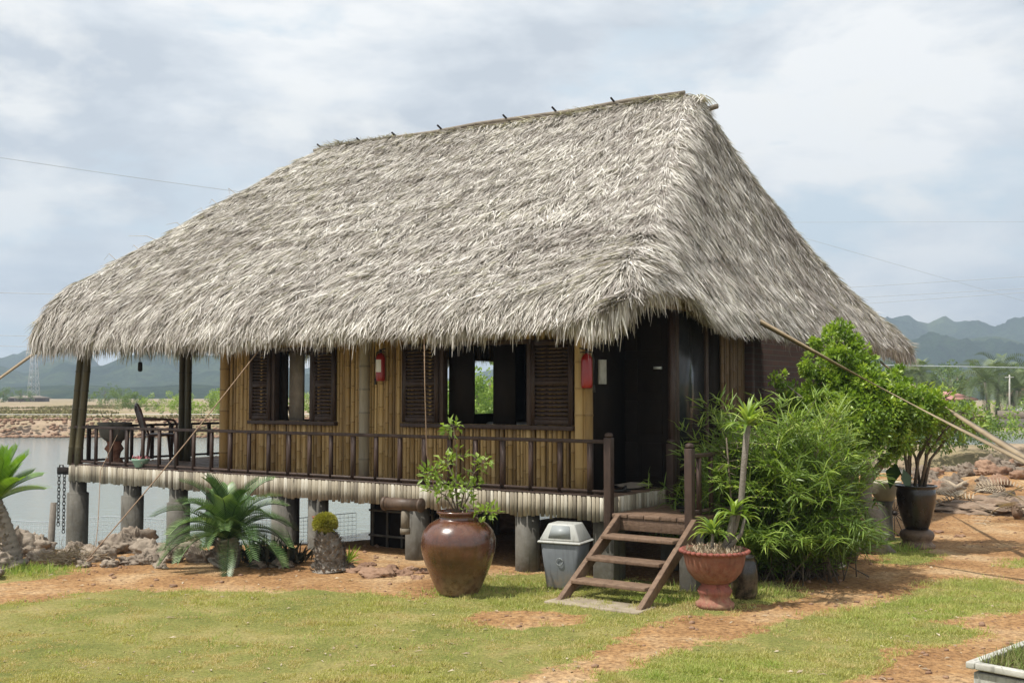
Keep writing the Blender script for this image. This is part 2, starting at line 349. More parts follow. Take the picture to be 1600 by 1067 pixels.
# ------------------------------------------------------------------ terrain
SHORE = np.array([(-400, 6), (-40, 12), (-12, 14.9), (-9, 15.6), (-7, 16.0), (-4, 16.4), (-1.2, 17.6), (1, 20.5), (3.5, 24), (6.5, 27.5), (10, 30), (25, 32), (60, 33), (400, 40)])
def sst(a, b, x):
    q = np.clip((x - a) / (b - a), 0, 1); return q * q * (3 - 2 * q)
def height(x, y):
    x = np.asarray(x, float); y = np.asarray(y, float)
    sh = np.interp(x, SHORE[:, 0], SHORE[:, 1]) + .5 * (fbm(x * .5, y * .5, 4) - .5)
    near = 1 - sst(0, 1.4, y - sh)
    wl = 82 + 5 * (fbm(x * .03, 0 * x, 9) - .5); right = sst(4, 9, x)
    yf = wl * (1 - right) + 99 * right
    far = sst(0, 2.2, y - yf)
    berm = right * sst(0, 2.0, y - 45.5 - 2 * (fbm(x * .15, 0 * x, 12) - .5)) * (1 - sst(0, 2, y - 50.5))
    land = .03 * (fbm(x * .7, y * .7, 1) - .5) + .012 * (fbm(x * 5, y * 5, 2) - .5)
    land = land + .45 * sst(24, 30, y) * sst(6, 12, x) * fbm(x * .9, y * .9, 8) * near      # spoil heaps at the right
    farz = .42 * (1 - right) - .15 * right + .25 * (fbm(x * .12, y * .12, 5) - .5) * (1 - right * .6)
    bermz = .1 + .25 * (fbm(x * .8, y * .8, 6) - .5)
    z = -2.2 + (land + 2.2) * near
    z = np.maximum(z, -2.2 + (farz + 2.2) * far); z = np.maximum(z, -2.2 + (bermz + 2.2) * berm)
    return z
def hz(x, y): return float(height(np.array([x]), np.array([y]))[0])
def axis(lo, hi, step, far_lo, far_hi, g=1.13):
    a = list(np.arange(lo, hi, step)); d = step; p = a[-1]
    while p < far_hi: d *= g; p += d; a.append(p)
    d = step; p = a[0]
    while p > far_lo: d *= g; p -= d; a.insert(0, p)
    return np.array(a)
xs = axis(-8.5, 9.5, .07, -2550, 2550, 1.10); ys = axis(7.6, 20, .07, -50, 2150, 1.075)
Xg, Yg = np.meshgrid(xs, ys); Hg = height(Xg, Yg)
# patches of lawn and bare earth
def poly(px): return np.array([tuple(G(u, v))[:2] for u, v in px])
LAWN = [poly([(-300, 960), (-60, 952), (0, 945), (60, 940), (130, 926), (200, 922), (360, 926), (500, 920), (600, 930), (650, 938), (700, 926), (760, 900), (860, 896), (1000, 905), (1100, 915), (1190, 905), (1250, 918), (1262, 932), (1180, 945), (1130, 958), (1060, 962), (1000, 985), (960, 1004), (900, 1030), (800, 1062), (640, 1130), (-300, 1200)]),
        poly([(880, 1080), (1010, 1036), (1080, 1018), (1150, 996), (1250, 968), (1310, 955), (1385, 942), (1430, 918), (1490, 905), (1560, 906), (1660, 922), (1660, 948), (1500, 962), (1460, 968), (1505, 978), (1530, 992), (1470, 1004), (1400, 1014), (1380, 1034), (1300, 1080), (1200, 1120)]),
        poly([(-200, 905), (-20, 885), (60, 880), (110, 882), (100, 896), (60, 905), (-20, 912), (-200, 930)]),
        poly([(1570, 876), (1640, 872), (1640, 890), (1570, 886)]),
        poly([(1375, 880), (1380, 836), (1412, 838), (1450, 862), (1470, 872), (1430, 882)])]
BARE = [poly([(720, 968), (760, 956), (850, 954), (925, 962), (900, 976), (800, 982), (735, 978)]),
        poly([(1150, 1000), (1215, 985), (1300, 972), (1420, 968), (1400, 985), (1300, 990)]) * np.array([1, 1])]
def sdist(P, x, y):
    ins = np.zeros(x.shape, bool); dm = np.full(x.shape, 1e9)
    for i in range(len(P)):
        a = P[i]; b = P[(i + 1) % len(P)]
        c = ((a[1] > y) != (b[1] > y)) & (x < (b[0] - a[0]) * (y - a[1]) / (b[1] - a[1] + 1e-12) + a[0]); ins ^= c
        d = b - a; q = np.clip(((x - a[0]) * d[0] + (y - a[1]) * d[1]) / (d @ d), 0, 1)
        dm = np.minimum(dm, np.hypot(x - a[0] - q * d[0], y - a[1] - q * d[1]))
    return np.where(ins, dm, -dm)
def lawn(x, y):
    e = .55 * (fbm(x * 2.2, y * 2.2, 31, 5) - .5)
    g = np.full(np.shape(x), -9.)
    for P in LAWN: g = np.maximum(g, sdist(P, x, y))
    for P in BARE[:1]: g = np.minimum(g, -sdist(P, x, y))
    g = np.clip(.5 + (g + e * .55 + .30 * (fbm(x * 9, y * 9, 35, 3) - .5)) / .30, 0, 1)
    bald = fbm(x * 1.5 + 40, y * 1.5, 57, 4)
    return g * (1 - .35 * sst(.70, .80, bald))
Mk = np.zeros_like(Xg); sel = (np.abs(Xg) < 14) & (Yg > 5) & (Yg < 24)
Mk[sel] = lawn(Xg[sel], Yg[sel])
Mk[(Yg < 8) & (Mk < .5)] = .6
far_ = Yg > 60
Mk[far_] = (.35 + .9 * (fbm(Xg * .035, Yg * .05, 77) - .4))[far_] + np.where(Xg > 20, .3, 0)[far_]
g = M(); ny, nx = Xg.shape
idx = np.arange(ny * nx).reshape(ny, nx)
g.add(np.stack([Xg, Yg, Hg], -1).reshape(-1, 3), np.stack([idx[:-1, :-1], idx[:-1, 1:], idx[1:, 1:], idx[1:, :-1]], -1).reshape(-1, 4), Mk.ravel())
m = bpy.data.materials.new('ground'); m.use_nodes = True; nt = m.node_tree; b = nt.nodes['Principled BSDF']
t = nd(nt, 'ShaderNodeTexCoord'); at = nd(nt, 'ShaderNodeAttribute', attribute_name='rnd'); ob = t.outputs['Object']
dirt = ramp(nt, noise(nt, ob, .9, 9, .62), [(.30, (.19, .095, .040)), (.5, (.32, .185, .085)), (.68, (.44, .31, .18))])
grit = ramp(nt, noise(nt, ob, 16, 8, .75), [(.36, (.28, .24, .21)), (.50, (1., 1., 1.)), (.64, (1.6, 1.6, 1.5))])
dirt = mixc(nt, .75, dirt, grit, 'MULTIPLY')
vo = nd(nt, 'ShaderNodeTexVoronoi'); vo.inputs['Scale'].default_value = 26; nt.links.new(ob, vo.inputs[0])
peb = ramp(nt, vo.outputs['Distance'], [(.10, (1, 1, 1)), (.2, (0, 0, 0))])
vsel = ramp(nt, noise(nt, ob, 3, 3), [(.5, (0, 0, 0)), (.62, (1, 1, 1))])
dirt = mixc(nt, mth(nt, 'MULTIPLY', peb, mth(nt, 'MULTIPLY', vsel, .8)), dirt, (.42, .36, .30))
turf = ramp(nt, noise(nt, ob, 1.1, 8, .65), [(.32, (.12, .14, .035)), (.5, (.20, .20, .06)), (.66, (.31, .26, .11))])
turf = mixc(nt, .8, turf, ramp(nt, noise(nt, ob, 30, 5, .7), [(.3, (.45, .45, .4)), (.6, (1.15, 1.15, 1.1))]), 'MULTIPLY')
gm = mth(nt, 'ADD', at.outputs['Fac'], mth(nt, 'MULTIPLY', mth(nt, 'SUBTRACT', noise(nt, ob, 7, 6, .7), .5), .9), clamp=True)
gm = ramp(nt, gm, [(.42, (0, 0, 0)), (.62, (1, 1, 1))])
base = mixc(nt, gm, dirt, turf)
# wet dark rim near the water line, pale dry banks far off
sp = nd(nt, 'ShaderNodeSeparateXYZ'); nt.links.new(ob, sp.inputs[0])
fy = ramp(nt, mth(nt, 'DIVIDE', sp.outputs[1], 100.), [(.30, (0, 0, 0)), (.44, (1, 1, 1))])
farc = mixc(nt, ramp(nt, noise(nt, ob, .12, 6, .6), [(.4, (0, 0, 0)), (.6, (1, 1, 1))]), (.36, .27, .20), (.25, .22, .11))
farc = mixc(nt, .6, farc, ramp(nt, noise(nt, ob, 1.3, 8, .7), [(.3, (.4, .36, .33)), (.65, (1.25, 1.25, 1.25))]), 'MULTIPLY')
base = mixc(nt, fy, base, farc)
nt.links.new(base, b.inputs['Base Color']); b.inputs['Roughness'].default_value = .95; b.inputs['Specular IOR Level'].default_value = .15
bn = nd(nt, 'ShaderNodeBump'); bn.inputs['Strength'].default_value = .9; bn.inputs['Distance'].default_value = .03
nt.links.new(mth(nt, 'ADD', noise(nt, ob, 9, 9, .75), mth(nt, 'MULTIPLY', vo.outputs['Distance'], -.35)), bn.inputs['Height']); nt.links.new(bn.outputs[0], b.inputs['Normal'])
tag(g.build('ground', m, smooth=True), kind='structure')
# water
m = bpy.data.materials.new('water'); m.use_nodes = True; nt = m.node_tree; b = nt.nodes['Principled BSDF']
b.inputs['Base Color'].default_value = (.20, .245, .235, 1); b.inputs['Roughness'].default_value = .07; b.inputs['Specular IOR Level'].default_value = .7; b.inputs['IOR'].default_value = 1.4
t = nd(nt, 'ShaderNodeTexCoord'); mp = nd(nt, 'ShaderNodeMapping'); mp.inputs['Scale'].default_value = (.6, 1.6, 1); nt.links.new(t.outputs['Object'], mp.inputs[0])
bn = nd(nt, 'ShaderNodeBump'); bn.inputs['Strength'].default_value = .8; bn.inputs['Distance'].default_value = .07
nt.links.new(noise(nt, mp.outputs[0], 2.6, 7, .6, .3), bn.inputs['Height']); nt.links.new(bn.outputs[0], b.inputs['Normal'])
w = M(); w.add([(-900, 9, -.9), (900, 9, -.9), (900, 115, -.9), (-900, 115, -.9)], [[0, 1, 2, 3]])
tag(w.build('water', m), kind='structure')
# hills
hill_m = bpy.data.materials.new('hill'); hill_m.use_nodes = True; nt = hill_m.node_tree; b = nt.nodes['Principled BSDF']
t = nd(nt, 'ShaderNodeTexCoord')
hc = ramp(nt, noise(nt, t.outputs['Object'], .011, 8, .65), [(.36, (.015, .035, .016)), (.5, (.035, .062, .028)), (.66, (.085, .115, .045))])
hc = mixc(nt, .8, hc, ramp(nt, noise(nt, t.outputs['Object'], .11, 8, .75), [(.35, (.45, .45, .45)), (.62, (1.35, 1.35, 1.3))]), 'MULTIPLY')
nt.links.new(hc, b.inputs['Base Color']); b.inputs['Roughness'].default_value = 1; b.inputs['Specular IOR Level'].default_value = .05
bn = nd(nt, 'ShaderNodeBump'); bn.inputs['Strength'].default_value = 1; bn.inputs['Distance'].default_value = 14
nt.links.new(noise(nt, t.outputs['Object'], .06, 9, .7), bn.inputs['Height']); nt.links.new(bn.outputs[0], b.inputs['Normal'])
def hills(dist, prof, u0, u1, seed, rough=.14, depth=.2):
    us = np.arange(u0, u1, 4.); rs = np.linspace(1 - depth, 1 + depth, 46)
    U, Rr = np.meshgrid(us, rs); pr = np.array(prof, float)
    xx = np.arange(-450, 2200, 2.); yy = np.interp(xx, pr[:, 0], HOR - pr[:, 1]); kk = np.exp(-(np.arange(-12, 13) / 2.6) ** 2); yy = np.convolve(np.pad(yy, 12, 'edge'), kk / kk.sum(), 'valid')
    h = np.interp(U, xx, yy) / F * dist
    fall = np.clip(1 - np.abs(Rr - 1) / depth, 0, 1) ** .8
    X = (U - 800) / F * dist * Rr; Y = dist * Rr
    n = fbm(X / dist * 22, Y / dist * 22, seed, 6) - .5
    n2 = np.abs(fbm(X / dist * 9 + 3, Y / dist * 9, seed + 9, 5) - .5)
    edge = sst(0, 1, (1 - fall) * 3) * fall
    Zz = (h + CAMH) * (fall + (n * 1.1 + (.25 - n2) * .8) * edge) + h * rough * n * fall * 2 - 1.5
    q = M(); a, c = U.shape; ii = np.arange(a * c).reshape(a, c)
    q.add(np.stack([X, Y, Zz], -1).reshape(-1, 3), np.stack([ii[:-1, :-1], ii[:-1, 1:], ii[1:, 1:], ii[1:, :-1]], -1).reshape(-1, 4))
    return tag(q.build('hills', hill_m, smooth=True), kind='structure')
hills(1750, [(-400, 560), (-150, 540), (0, 560), (20, 553), (60, 547), (88, 552), (120, 549), (140, 556), (160, 575), (190, 580), (260, 560), (330, 566), (480, 575), (560, 560), (700, 590), (850, 560), (1000, 540), (1200, 530), (1290, 520), (1340, 505), (1372, 499), (1392, 490), (1420, 485), (1436, 494), (1450, 504), (1466, 499), (1476, 495), (1486, 500), (1494, 506), (1510, 503), (1530, 500), (1545, 504), (1555, 507), (1580, 500), (1600, 508), (1700, 500), (1900, 530), (2100, 540)], -400, 2100, 3)
hills(1250, [(-400, 590), (-100, 585), (0, 570), (16, 574), (40, 582), (70, 566), (100, 560), (130, 574), (165, 570), (200, 556), (230, 548), (260, 544), (300, 548), (340, 552), (380, 556), (420, 575), (520, 590), (700, 596), (1000, 590), (1250, 560), (1360, 530), (1400, 524), (1450, 520), (1500, 526), (1560, 522), (1640, 540), (1800, 530), (2100, 560)], -400, 2100, 5)
hills(800, [(-400, 612), (0, 604), (100, 598), (180, 603), (300, 596), (420, 606), (700, 608), (1200, 600), (1350, 575), (1440, 566), (1500, 572), (1560, 583), (1640, 586), (1800, 600), (2100, 606)], -400, 2100, 8, depth=.25)
# air
hm = bpy.data.materials.new('haze'); hm.use_nodes = True; nt = hm.node_tree
nt.nodes.remove(nt.nodes['Principled BSDF'])
pv = nd(nt, 'ShaderNodeVolumePrincipled'); pv.inputs['Color'].default_value = (.62, .76, .93, 1); pv.inputs['Density'].default_value = .00046; pv.inputs['Anisotropy'].default_value = .2
nt.links.new(pv.outputs[0], nt.nodes['Material Output'].inputs['Volume'])
q = M(); q.box(-2600, 2600, -60, 2200, -3.5, 260)
tag(q.build('haze', hm), kind='stuff')

# ------------------------------------------------------------------ the hut
hut = thing('thatched_hut', L(6, 5.5, 0), 'large bamboo hut on concrete stilts with a shaggy grey palm thatch roof and veranda', 'hut')
DK = 1.02; RS, RT = 12.0, 12.0; RZ = 7.28; Z0 = 3.46
def smin(a, b, k=.06):
    h_ = np.clip(.5 + .5 * (b - a) / k, 0, 1); return b * (1 - h_) + a * h_ - k * h_ * (1 - h_)
def roofz(s, t):
    rt = smin(t / 5.7, (RT - t) / 6.3, .03); rs = smin(s / 1.75, (RS - s) / 1.4, .03)
    r = np.clip(smin(rt, rs, .15) + .02, 0, 1.2)
    p = 1.50 - .54 * np.clip(s / 8, 0, 1) - .06 * sst(9.2, 11.6, s)
    dm = smin(np.minimum(t, RT - t), np.minimum(s * 1.3, (RS - s) * 1.3), .5)
    bumps = .10 * (fbm(s * .9, t * .9, 21) - .5)
    return Z0 + (RZ + .028 * (s - 1.9) - Z0) * np.maximum(r, 1e-4) ** p - .30 * np.exp(-np.maximum(dm, 0) / .22) + bumps + .34 * np.exp(-((RS - s - .22) / .42) ** 2) * np.exp(-np.maximum(t, 0) / 1.6) - .07 * np.exp(-((s - 6) / 2.5) ** 2) * sst(2, 5, t) + .34 * np.exp(-((t - 1.05) / .95) ** 4) * np.exp(-np.maximum(s, 0) / .55) + .12 * np.clip((1.75 - s) / 1.75, 0, 1) * (1 - r)
def Lw(s, t, z):
    return np.stack([O.x + D1.x * s + D2.x * t, O.y + D1.y * s + D2.y * t, z], -1)
ss = np.linspace(0, RS, 121); ts = np.linspace(0, RT, 115); Sg, Tg = np.meshgrid(ss, ts); Zt = roofz(Sg, Tg)
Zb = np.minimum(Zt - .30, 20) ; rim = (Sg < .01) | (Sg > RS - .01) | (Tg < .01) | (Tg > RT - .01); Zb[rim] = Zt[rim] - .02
rf = M(); a, c = Sg.shape; ii = np.arange(a * c).reshape(a, c)
rf.add(Lw(Sg, Tg, Zt - .03).reshape(-1, 3), np.stack([ii[:-1, 1:], ii[:-1, :-1], ii[1:, :-1], ii[1:, 1:]], -1).reshape(-1, 4), .12)
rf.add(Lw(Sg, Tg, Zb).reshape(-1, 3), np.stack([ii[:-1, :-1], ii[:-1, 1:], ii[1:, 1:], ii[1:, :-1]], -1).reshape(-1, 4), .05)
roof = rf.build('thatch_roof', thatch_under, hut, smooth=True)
# palm-leaf strips
def strips(n, lo_s, hi_s, lo_t, hi_t, keep, ln=(.14, .36), wd=(.008, .019), lift=.15, seed=1):
    q = np.random.default_rng(seed)
    s = q.uniform(lo_s, hi_s, n); t = q.uniform(lo_t, hi_t, n); k = keep(s, t); s, t = s[k], t[k]; n = len(s)
    e = .02
    gs = (roofz(s + e, t) - roofz(s - e, t)) / (2 * e); gt = (roofz(s, t + e) - roofz(s, t - e)) / (2 * e)
    gl = np.sqrt(gs ** 2 + gt ** 2) + 1e-6
    ds, dt, dz = -gs / gl, -gt / gl, -gl
    N = np.stack([-gs * D1.x - gt * D2.x, -gs * D1.y - gt * D2.y, np.ones(n)], -1); N /= np.linalg.norm(N, axis=1)[:, None]
    Dn = np.stack([ds * D1.x + dt * D2.x, ds * D1.y + dt * D2.y, dz], -1); Dn /= np.linalg.norm(Dn, axis=1)[:, None]
    Sd = np.cross(Dn, N)
    lat = .28 * (vn(s * 4.2, t * 4.2, 90) - .5) + .42 * (vn(s * 16, t * 16, 91) - .5) + q.normal(0, .30, n)
    lf = lift * (.25 + 1.6 * vn(s * 7, t * 7, 92) * q.uniform(0, 1, n))
    cz = (roofz(s, t) / .46 + .9 * fbm(s * .8, t * .8, 98, 3)) % 1.0; edge = cz < .14; lf = lf + np.where(edge, .10, 0)
    stray = q.uniform(0, 1, n) < .035
    lat = np.where(stray, q.normal(0, .9, n), lat); lf = np.where(stray, lf + .08, lf)
    Dr = Dn + Sd * lat[:, None] + N * lf[:, None]
    P = Lw(s, t, roofz(s, t)) + N * (q.uniform(-.05, .035, n) + .05 * (vn(s * 6, t * 6, 93) - .5))[:, None]
    col = .74 * q.beta(1.15, .95, n) + .18 * vn(s * 8, t * 8, 94) + .16 * vn(s * 1.1, t * 1.1, 95)
    gap_shade = fbm(s * 13 + 3, t * 8, 97, 3); col = np.where(gap_shade > .66, col * .5, col) - .10 * ((cz > .84)) - .12 * sst(.56, .70, fbm(s * .55 + 9, t * 1.0, 99, 4)) + .06  # shade painted in gaps and beneath each course; broad stains are real
    col = np.where(q.uniform(0, 1, n) < .09, col * .12, col) + np.where(stray, .2, 0)
    NN = N + q.normal(0, .35, (n, 3))
    NN /= np.linalg.norm(NN, axis=1)[:, None]
    return P, Dr, NN, q.uniform(*ln, n), q.uniform(*wd, n), col
st = M()
for args in ((270000, 0, RS, 0, 5.8, lambda s, t: True | (s > 0), ), (140000, 0, 1.9, 0, RT, lambda s, t: True | (s > 0)), (16000, 10.4, RS, 0, RT, lambda s, t: s > 0), (14000, 0, RS, 5.6, RT, lambda s, t: s > 0)):
    P, Dr, N, ln, wd, col = strips(*args, seed=len(st.v) + 3); st.blades(P, Dr, N, ln, wd, .12, col)
st.build('thatch_strip', thatch, roof)['kind'] = 'stuff'
# hanging fringe
fr = M()
def fringe(n, fn, zb, out, seed, w=(.010, .026)):
    q = np.random.default_rng(seed); p = q.uniform(0, 1, n); ins = q.uniform(-.02, .42, n) ** 1.0
    s, t, no = fn(p, ins)
    if callable(zb): zb = zb(p)
    nv = .17 * (fbm(p * 26, p * 0, seed + 5) - .5) * 2 + .05 * (fbm(p * 110, p * 0, seed + 6) - .5) * 2
    zt = roofz(np.clip(s, 0, RS), np.clip(t, 0, RT)) + q.uniform(-.12, .05, n) - ins * .15
    bot = zb + nv + q.normal(0, .06, n) - .10 * (q.uniform(0, 1, n) < .06) + .20 * ins
    ln = np.clip(zt - bot, .12, .90)
    lat = q.normal(0, .14, n) + .35 * (vn(p * 90, p * 0, seed + 7) - .5)
    No = D1 * no[0] + D2 * no[1]; Tg_ = np.cross(np.array(No), (0, 0, 1.))
    o_ = out + q.uniform(-.10, .26, n) * 1.0
    Dr = np.array(No)[None] * o_[:, None] + Tg_[None] * lat[:, None] + np.array([0, 0, -1.])[None]
    P = Lw(s, t, zt)
    Nn = np.array(No)[None] + q.normal(0, .45, (n, 3)); Nn /= np.linalg.norm(Nn, axis=1)[:, None]
    col = .70 * q.beta(1.2, 1.1, n) + .30 * vn(p * 60, ins * 4, seed + 8) - np.where(ins > .25, .18, 0) + .04
    fr.blades(P, Dr, Nn, ln * q.uniform(.75, 1.08, n), q.uniform(*w, n), .3, np.clip(col, 0, 1))
fringe(22000, lambda p, i: (p * RS, i, None)[:2] + ((0, -1),), 2.96, .10, 11)
fringe(16000, lambda p, i: (i * .8, p * RT, None)[:2] + ((-1, 0),), lambda p: 3.12 + .26 * np.exp(-((p * RT - 1.0) / 1.0) ** 4) - .20 * sst(.7, 1, p), .16, 12)
fringe(9000, lambda p, i: (RS - i * .8, p * RT, None)[:2] + ((1, 0),), 2.98, .12, 13)
fringe(3500, lambda p, i: (p * RS, RT - i, None)[:2] + ((0, 1),), 3.05, .12, 14)
fr.build('eave_fringe', thatch, roof)['kind'] = 'stuff'
# ridge pole, pegs, cap, lashing
a_, b_ = L(1.95, 5.62, RZ + .10), L(10.75, 5.62, RZ + .27)
q = M(); rp = [a_.lerp(b_, k / 8) + Vector((0, 0, .02 * math.sin(k * 2.1))) for k in range(9)]
q.tube(rp, .035, 8); q.tube([p + D2 * .12 + Vector((0, 0, -.02)) for p in rp], .03, 8)
ridge = q.build('ridge_pole', greywood, hut)
for k in (.03, .16, .27, .405, .585, .71, .85):
    p = b_.lerp(a_, k); q = M(); q.tube([p - D2 * .12 + Z * .075 + D1*.05, p + D2 * .25 - Z * .12], [.018, .022], 6); q.build('peg', blackwood, ridge)
q = M(); q.tube([L(1.9, 5.9, RZ - .20), L(1.42, 5.75, RZ - .19)], .045, 8); q.build('ridge_beam_end', greywood, hut)
q = M(); n = 2600; rg = np.random.default_rng(5); sd = rg.choice([-1, 1], n); s_ = rg.uniform(1.6, 10.7, n)
P = Lw(s_, 5.7 + rg.normal(0, .03, n), RZ + .024 * (s_ - 1.9) + rg.uniform(-.05, .06, n))
Dr = np.array(D2)[None] * sd[:, None] + np.array(D1)[None] * rg.normal(0, .4, n)[:, None] + np.array([0, 0, -.65])
q.blades(P, Dr, np.tile([0, 0, 1.], (n, 1)), rg.uniform(.2, .38, n), rg.uniform(.012, .03, n), .35, rg.uniform(.35, 1, n))
q.build('ridge_cap', thatch, hut)
q = M(); pts = [L(1.05 - .0 * k, 5.7 + (k - 8) * .14, 0) for k in range(17)]
pp = []
for k in range(19):
    t_ = 5.7 + (k - 9) * .16; s_ = .98 + .10 * abs(k - 9) ** 1.0 * (.35)
    s_ = min(s_, 1.6); zz_ = float(roofz(np.array([s_]), np.array([t_]))[0]) + .07
    pp.append(L(s_, t_, zz_))
q.tube(pp, .014, 6, .9); q.build('lashing_rope', strap_m, hut)
# loose creepers / threads lying over the roof
q = M(); rg = np.random.default_rng(9)
for k in range(16):
    s0 = rg.uniform(3, 10.2); pts = []
    for j in range(8):
        s0 += rg.normal(-.02, .05); t0 = 5.3 - j * .28
        pts.append(L(s0, t0, float(roofz(np.array([s0]), np.array([t0]))[0]) + .06))
    q.tube(pts, .005, 4, .95)
for k in range(7):
    p = L(11.0 - k * .14, 1.2 + k * .35, 0); p.z = float(roofz(np.array([11.0 - k * .14]), np.array([1.2 + k * .35]))[0])
    q.tube([p, p + Vector((rg.normal(-.3, .1), 0, .18 + rg.uniform(0, .15))), p + Vector((rg.normal(-.5, .2), 0, .2))], [.007, .006, .003], 4, .6)
q.build('loose_thread', thatch, roof)['kind'] = 'stuff'

# deck
DS0, DS1, DT0, DT1 = .50, 11.62, .50, 9.9
q = M(); n = 40
for k in range(n):
    t0 = DT0 + .03 + (DT1 - DT0 - .06) * k / n; q.lbox(DS0 + .03, DS1 - .03, t0, t0 + (DT1 - DT0) / n - .008, DK - .06, DK - .0 - .006 * (k % 2), (k * 37 % 10) / 10)
deck = q.build('deck', stairwood, hut)
q = M(); q.lbox(DS0 + .06, DS1 - .06, DT0 + .06, DT0 + .18, DK - .26, DK - .07)
q.lbox(DS1 - .2, DS1 - .06, DT0 + .2, DT1, DK - .26, DK - .07); q.lbox(DS0 + .06, DS0 + .2, DT0 + .2, DT1, DK - .26, DK - .07)
q.lbox(7.9, 8.05, DT0 + .2, DT1, DK - .26, DK - .07); q.lbox(4.2, 4.35, DT0 + .2, DT1, DK - .26, DK - .07)
q.lbox(DS1 - .06, DS1 + .46, DT0 + .05, DT0 + .19, DK - .19, DK - .07)
q.build('joist', blackwood, deck)
def slats(name, fn, length, z0, z1, w=.066, seed=0):
    q = M(); rg = random.Random(seed); x = 0
    while x < length:
        ww = w * rg.uniform(.75, 1.25); r = min(1, max(0, rg.gauss(.5, .32)))
        a0, a1 = x + .006, min(x + ww, length) - .004
        dz0, dz1 = rg.uniform(-.018, .018), rg.uniform(-.006, .006)
        c0, c1 = fn(a0), fn(a1); cm = (c0 + c1) / 2; no = fn.no * (.016 + rg.uniform(0, .006))
        V = []
        for z in (z0 + dz0, z1 + dz1):
            for p, o in ((c0, 0), (c0.lerp(cm, .4), 1), (cm.lerp(c1, .6), 1), (c1, 0)):
                pp = p + no * o + fn.no * .004; V.append((pp.x, pp.y, z))
        V += [(c1.x - fn.no.x * .01, c1.y - fn.no.y * .01, z1 + dz1), (c0.x - fn.no.x * .01, c0.y - fn.no.y * .01, z1 + dz1)]
        q.add(V, [[[0, 1, 5, 4], [1, 2, 6, 5], [2, 3, 7, 6]], [[4, 5, 6, 7, 8, 9]], [[3, 2, 1, 0]]], r); x += ww
    return q.build(name, bamboo_pale, deck)
class Fn:
    def __init__(s, o, d, no): s.o = o; s.d = d; s.no = no
    def __call__(s, x): return s.o + s.d * x
slats('fascia', Fn(L(DS1, DT0, 0), -D1, -D2), DS1 - DS0, DK - .29, DK + .0, seed=1)
slats('fascia', Fn(L(DS1, DT0, 0), D2, D1), 7.5, DK - .29, DK + .0, seed=2)
slats('fascia', Fn(L(DS0, DT0, 0), D2, -D1), 1.7, DK - .26, DK + .0, seed=3)
q = M(); q.lbox(DS0, DS1, DT0 - .012, DT0 + .05, DK - .004, DK + .022); q.build('edge_board', darkwood, deck)
# stilts
def stilt(s, t, r, zb, zt=DK - .26, sleeve=None, square=False, lab=None):
    q = M(); c = L(s, t, 0)
    if square: q.pbox((c.x, c.y, (zb + zt) / 2), D1 * r, D2 * r, Z * (zt - zb) / 2)
    else:
        q.tube([(c.x, c.y, zt), (c.x, c.y, zb)], r, 18)
    o = q.build('stilt', concrete, hut, bevel=.012 if square else 0)
    if sleeve:
        e = M(); e.tube([(c.x, c.y, sleeve), (c.x, c.y, sleeve - .02), (c.x, c.y, zb)], [r * 1.0, r * 1.26, r * 1.26], 18); e.build('sleeve', concrete, o)
    return o
for s, r, sl_ in ((11.62, .15, .52), (10.03, .15, .55), (8.80, .15, .5), (7.60, .15, None), (6.30, .19, None), (5.58, .15, None), (3.66, .17, None), (1.82, .16, None)):
    stilt(s, DT0 + .18, r, -1.9 if s > 5 else -.3, sleeve=sl_)
stilt(.68, DT0 + .3, .15, -.2, square=True)
for t in (3.4, 6.4, 9.2):
    for s in (11.2, 9.0, 6.6, 4.4, 2.2, .7): stilt(s, t, .15, -2.2)
# railing
RT_ = DK + .69
def railing(p0, p1, n, z0=DK, z1=RT_, skip=()):
    q = M(); a = Vector(p0); b = Vector(p1); up = Vector((0, 0, 1))
    q.beam(a + up * (z1 - .02), b + up * (z1 - .02), .055, .045)
    rl = q.build('railing', darkwood, hut, bevel=.005); q = M(); q.beam(a + up * (z0 + .06), b + up * (z0 + .06), .04, .04); q.build('bottom_rail', darkwood, rl)
    for k in range(n):
        if k in skip: continue
        c = a.lerp(b, (k + .5) / n); w = .026 if k % 3 else .034
        e = M(); d = (b - a).normalized(); y = Z.cross(d)
        e.pbox(c + up * (z0 + .04 + z1) / 2 - up * .02, d * w, y * .02, up * ((z1 - z0 - .04) / 2 - .002), random.random())
        e.build('baluster', darkwood, rl)
    return rl
railing(L(DS1 - .05, DT0 + .05), L(DS0 + .08, DT0 + .05), 25)
railing(L(DS1 - .05, DT0 + .12), L(DS1 - .05, DT0 + 4.2), 9)
def newel(s, t, z0, z1, w=.055, nm='newel_post'):
    q = M(); c = L(s, t, 0)
    q.pbox((c.x, c.y, (z0 + z1) / 2), D1 * w, D2 * w, Z * (z1 - z0) / 2)
    q.tube([(c.x, c.y, z1), (c.x, c.y, z1 + .02), (c.x, c.y, z1 + .05), (c.x, c.y, z1 + .065)], [w * .8, w * 1.15, w * 1.0, w * .3], 10)
    return q.build(nm, darkwood, hut, bevel=.006)
newel(DS0 + .02, DT0 + .02, .62, DK + .72, .048)
newel(DS1 - .04, DT0 + .04, DK, RT_ + .02, .035)
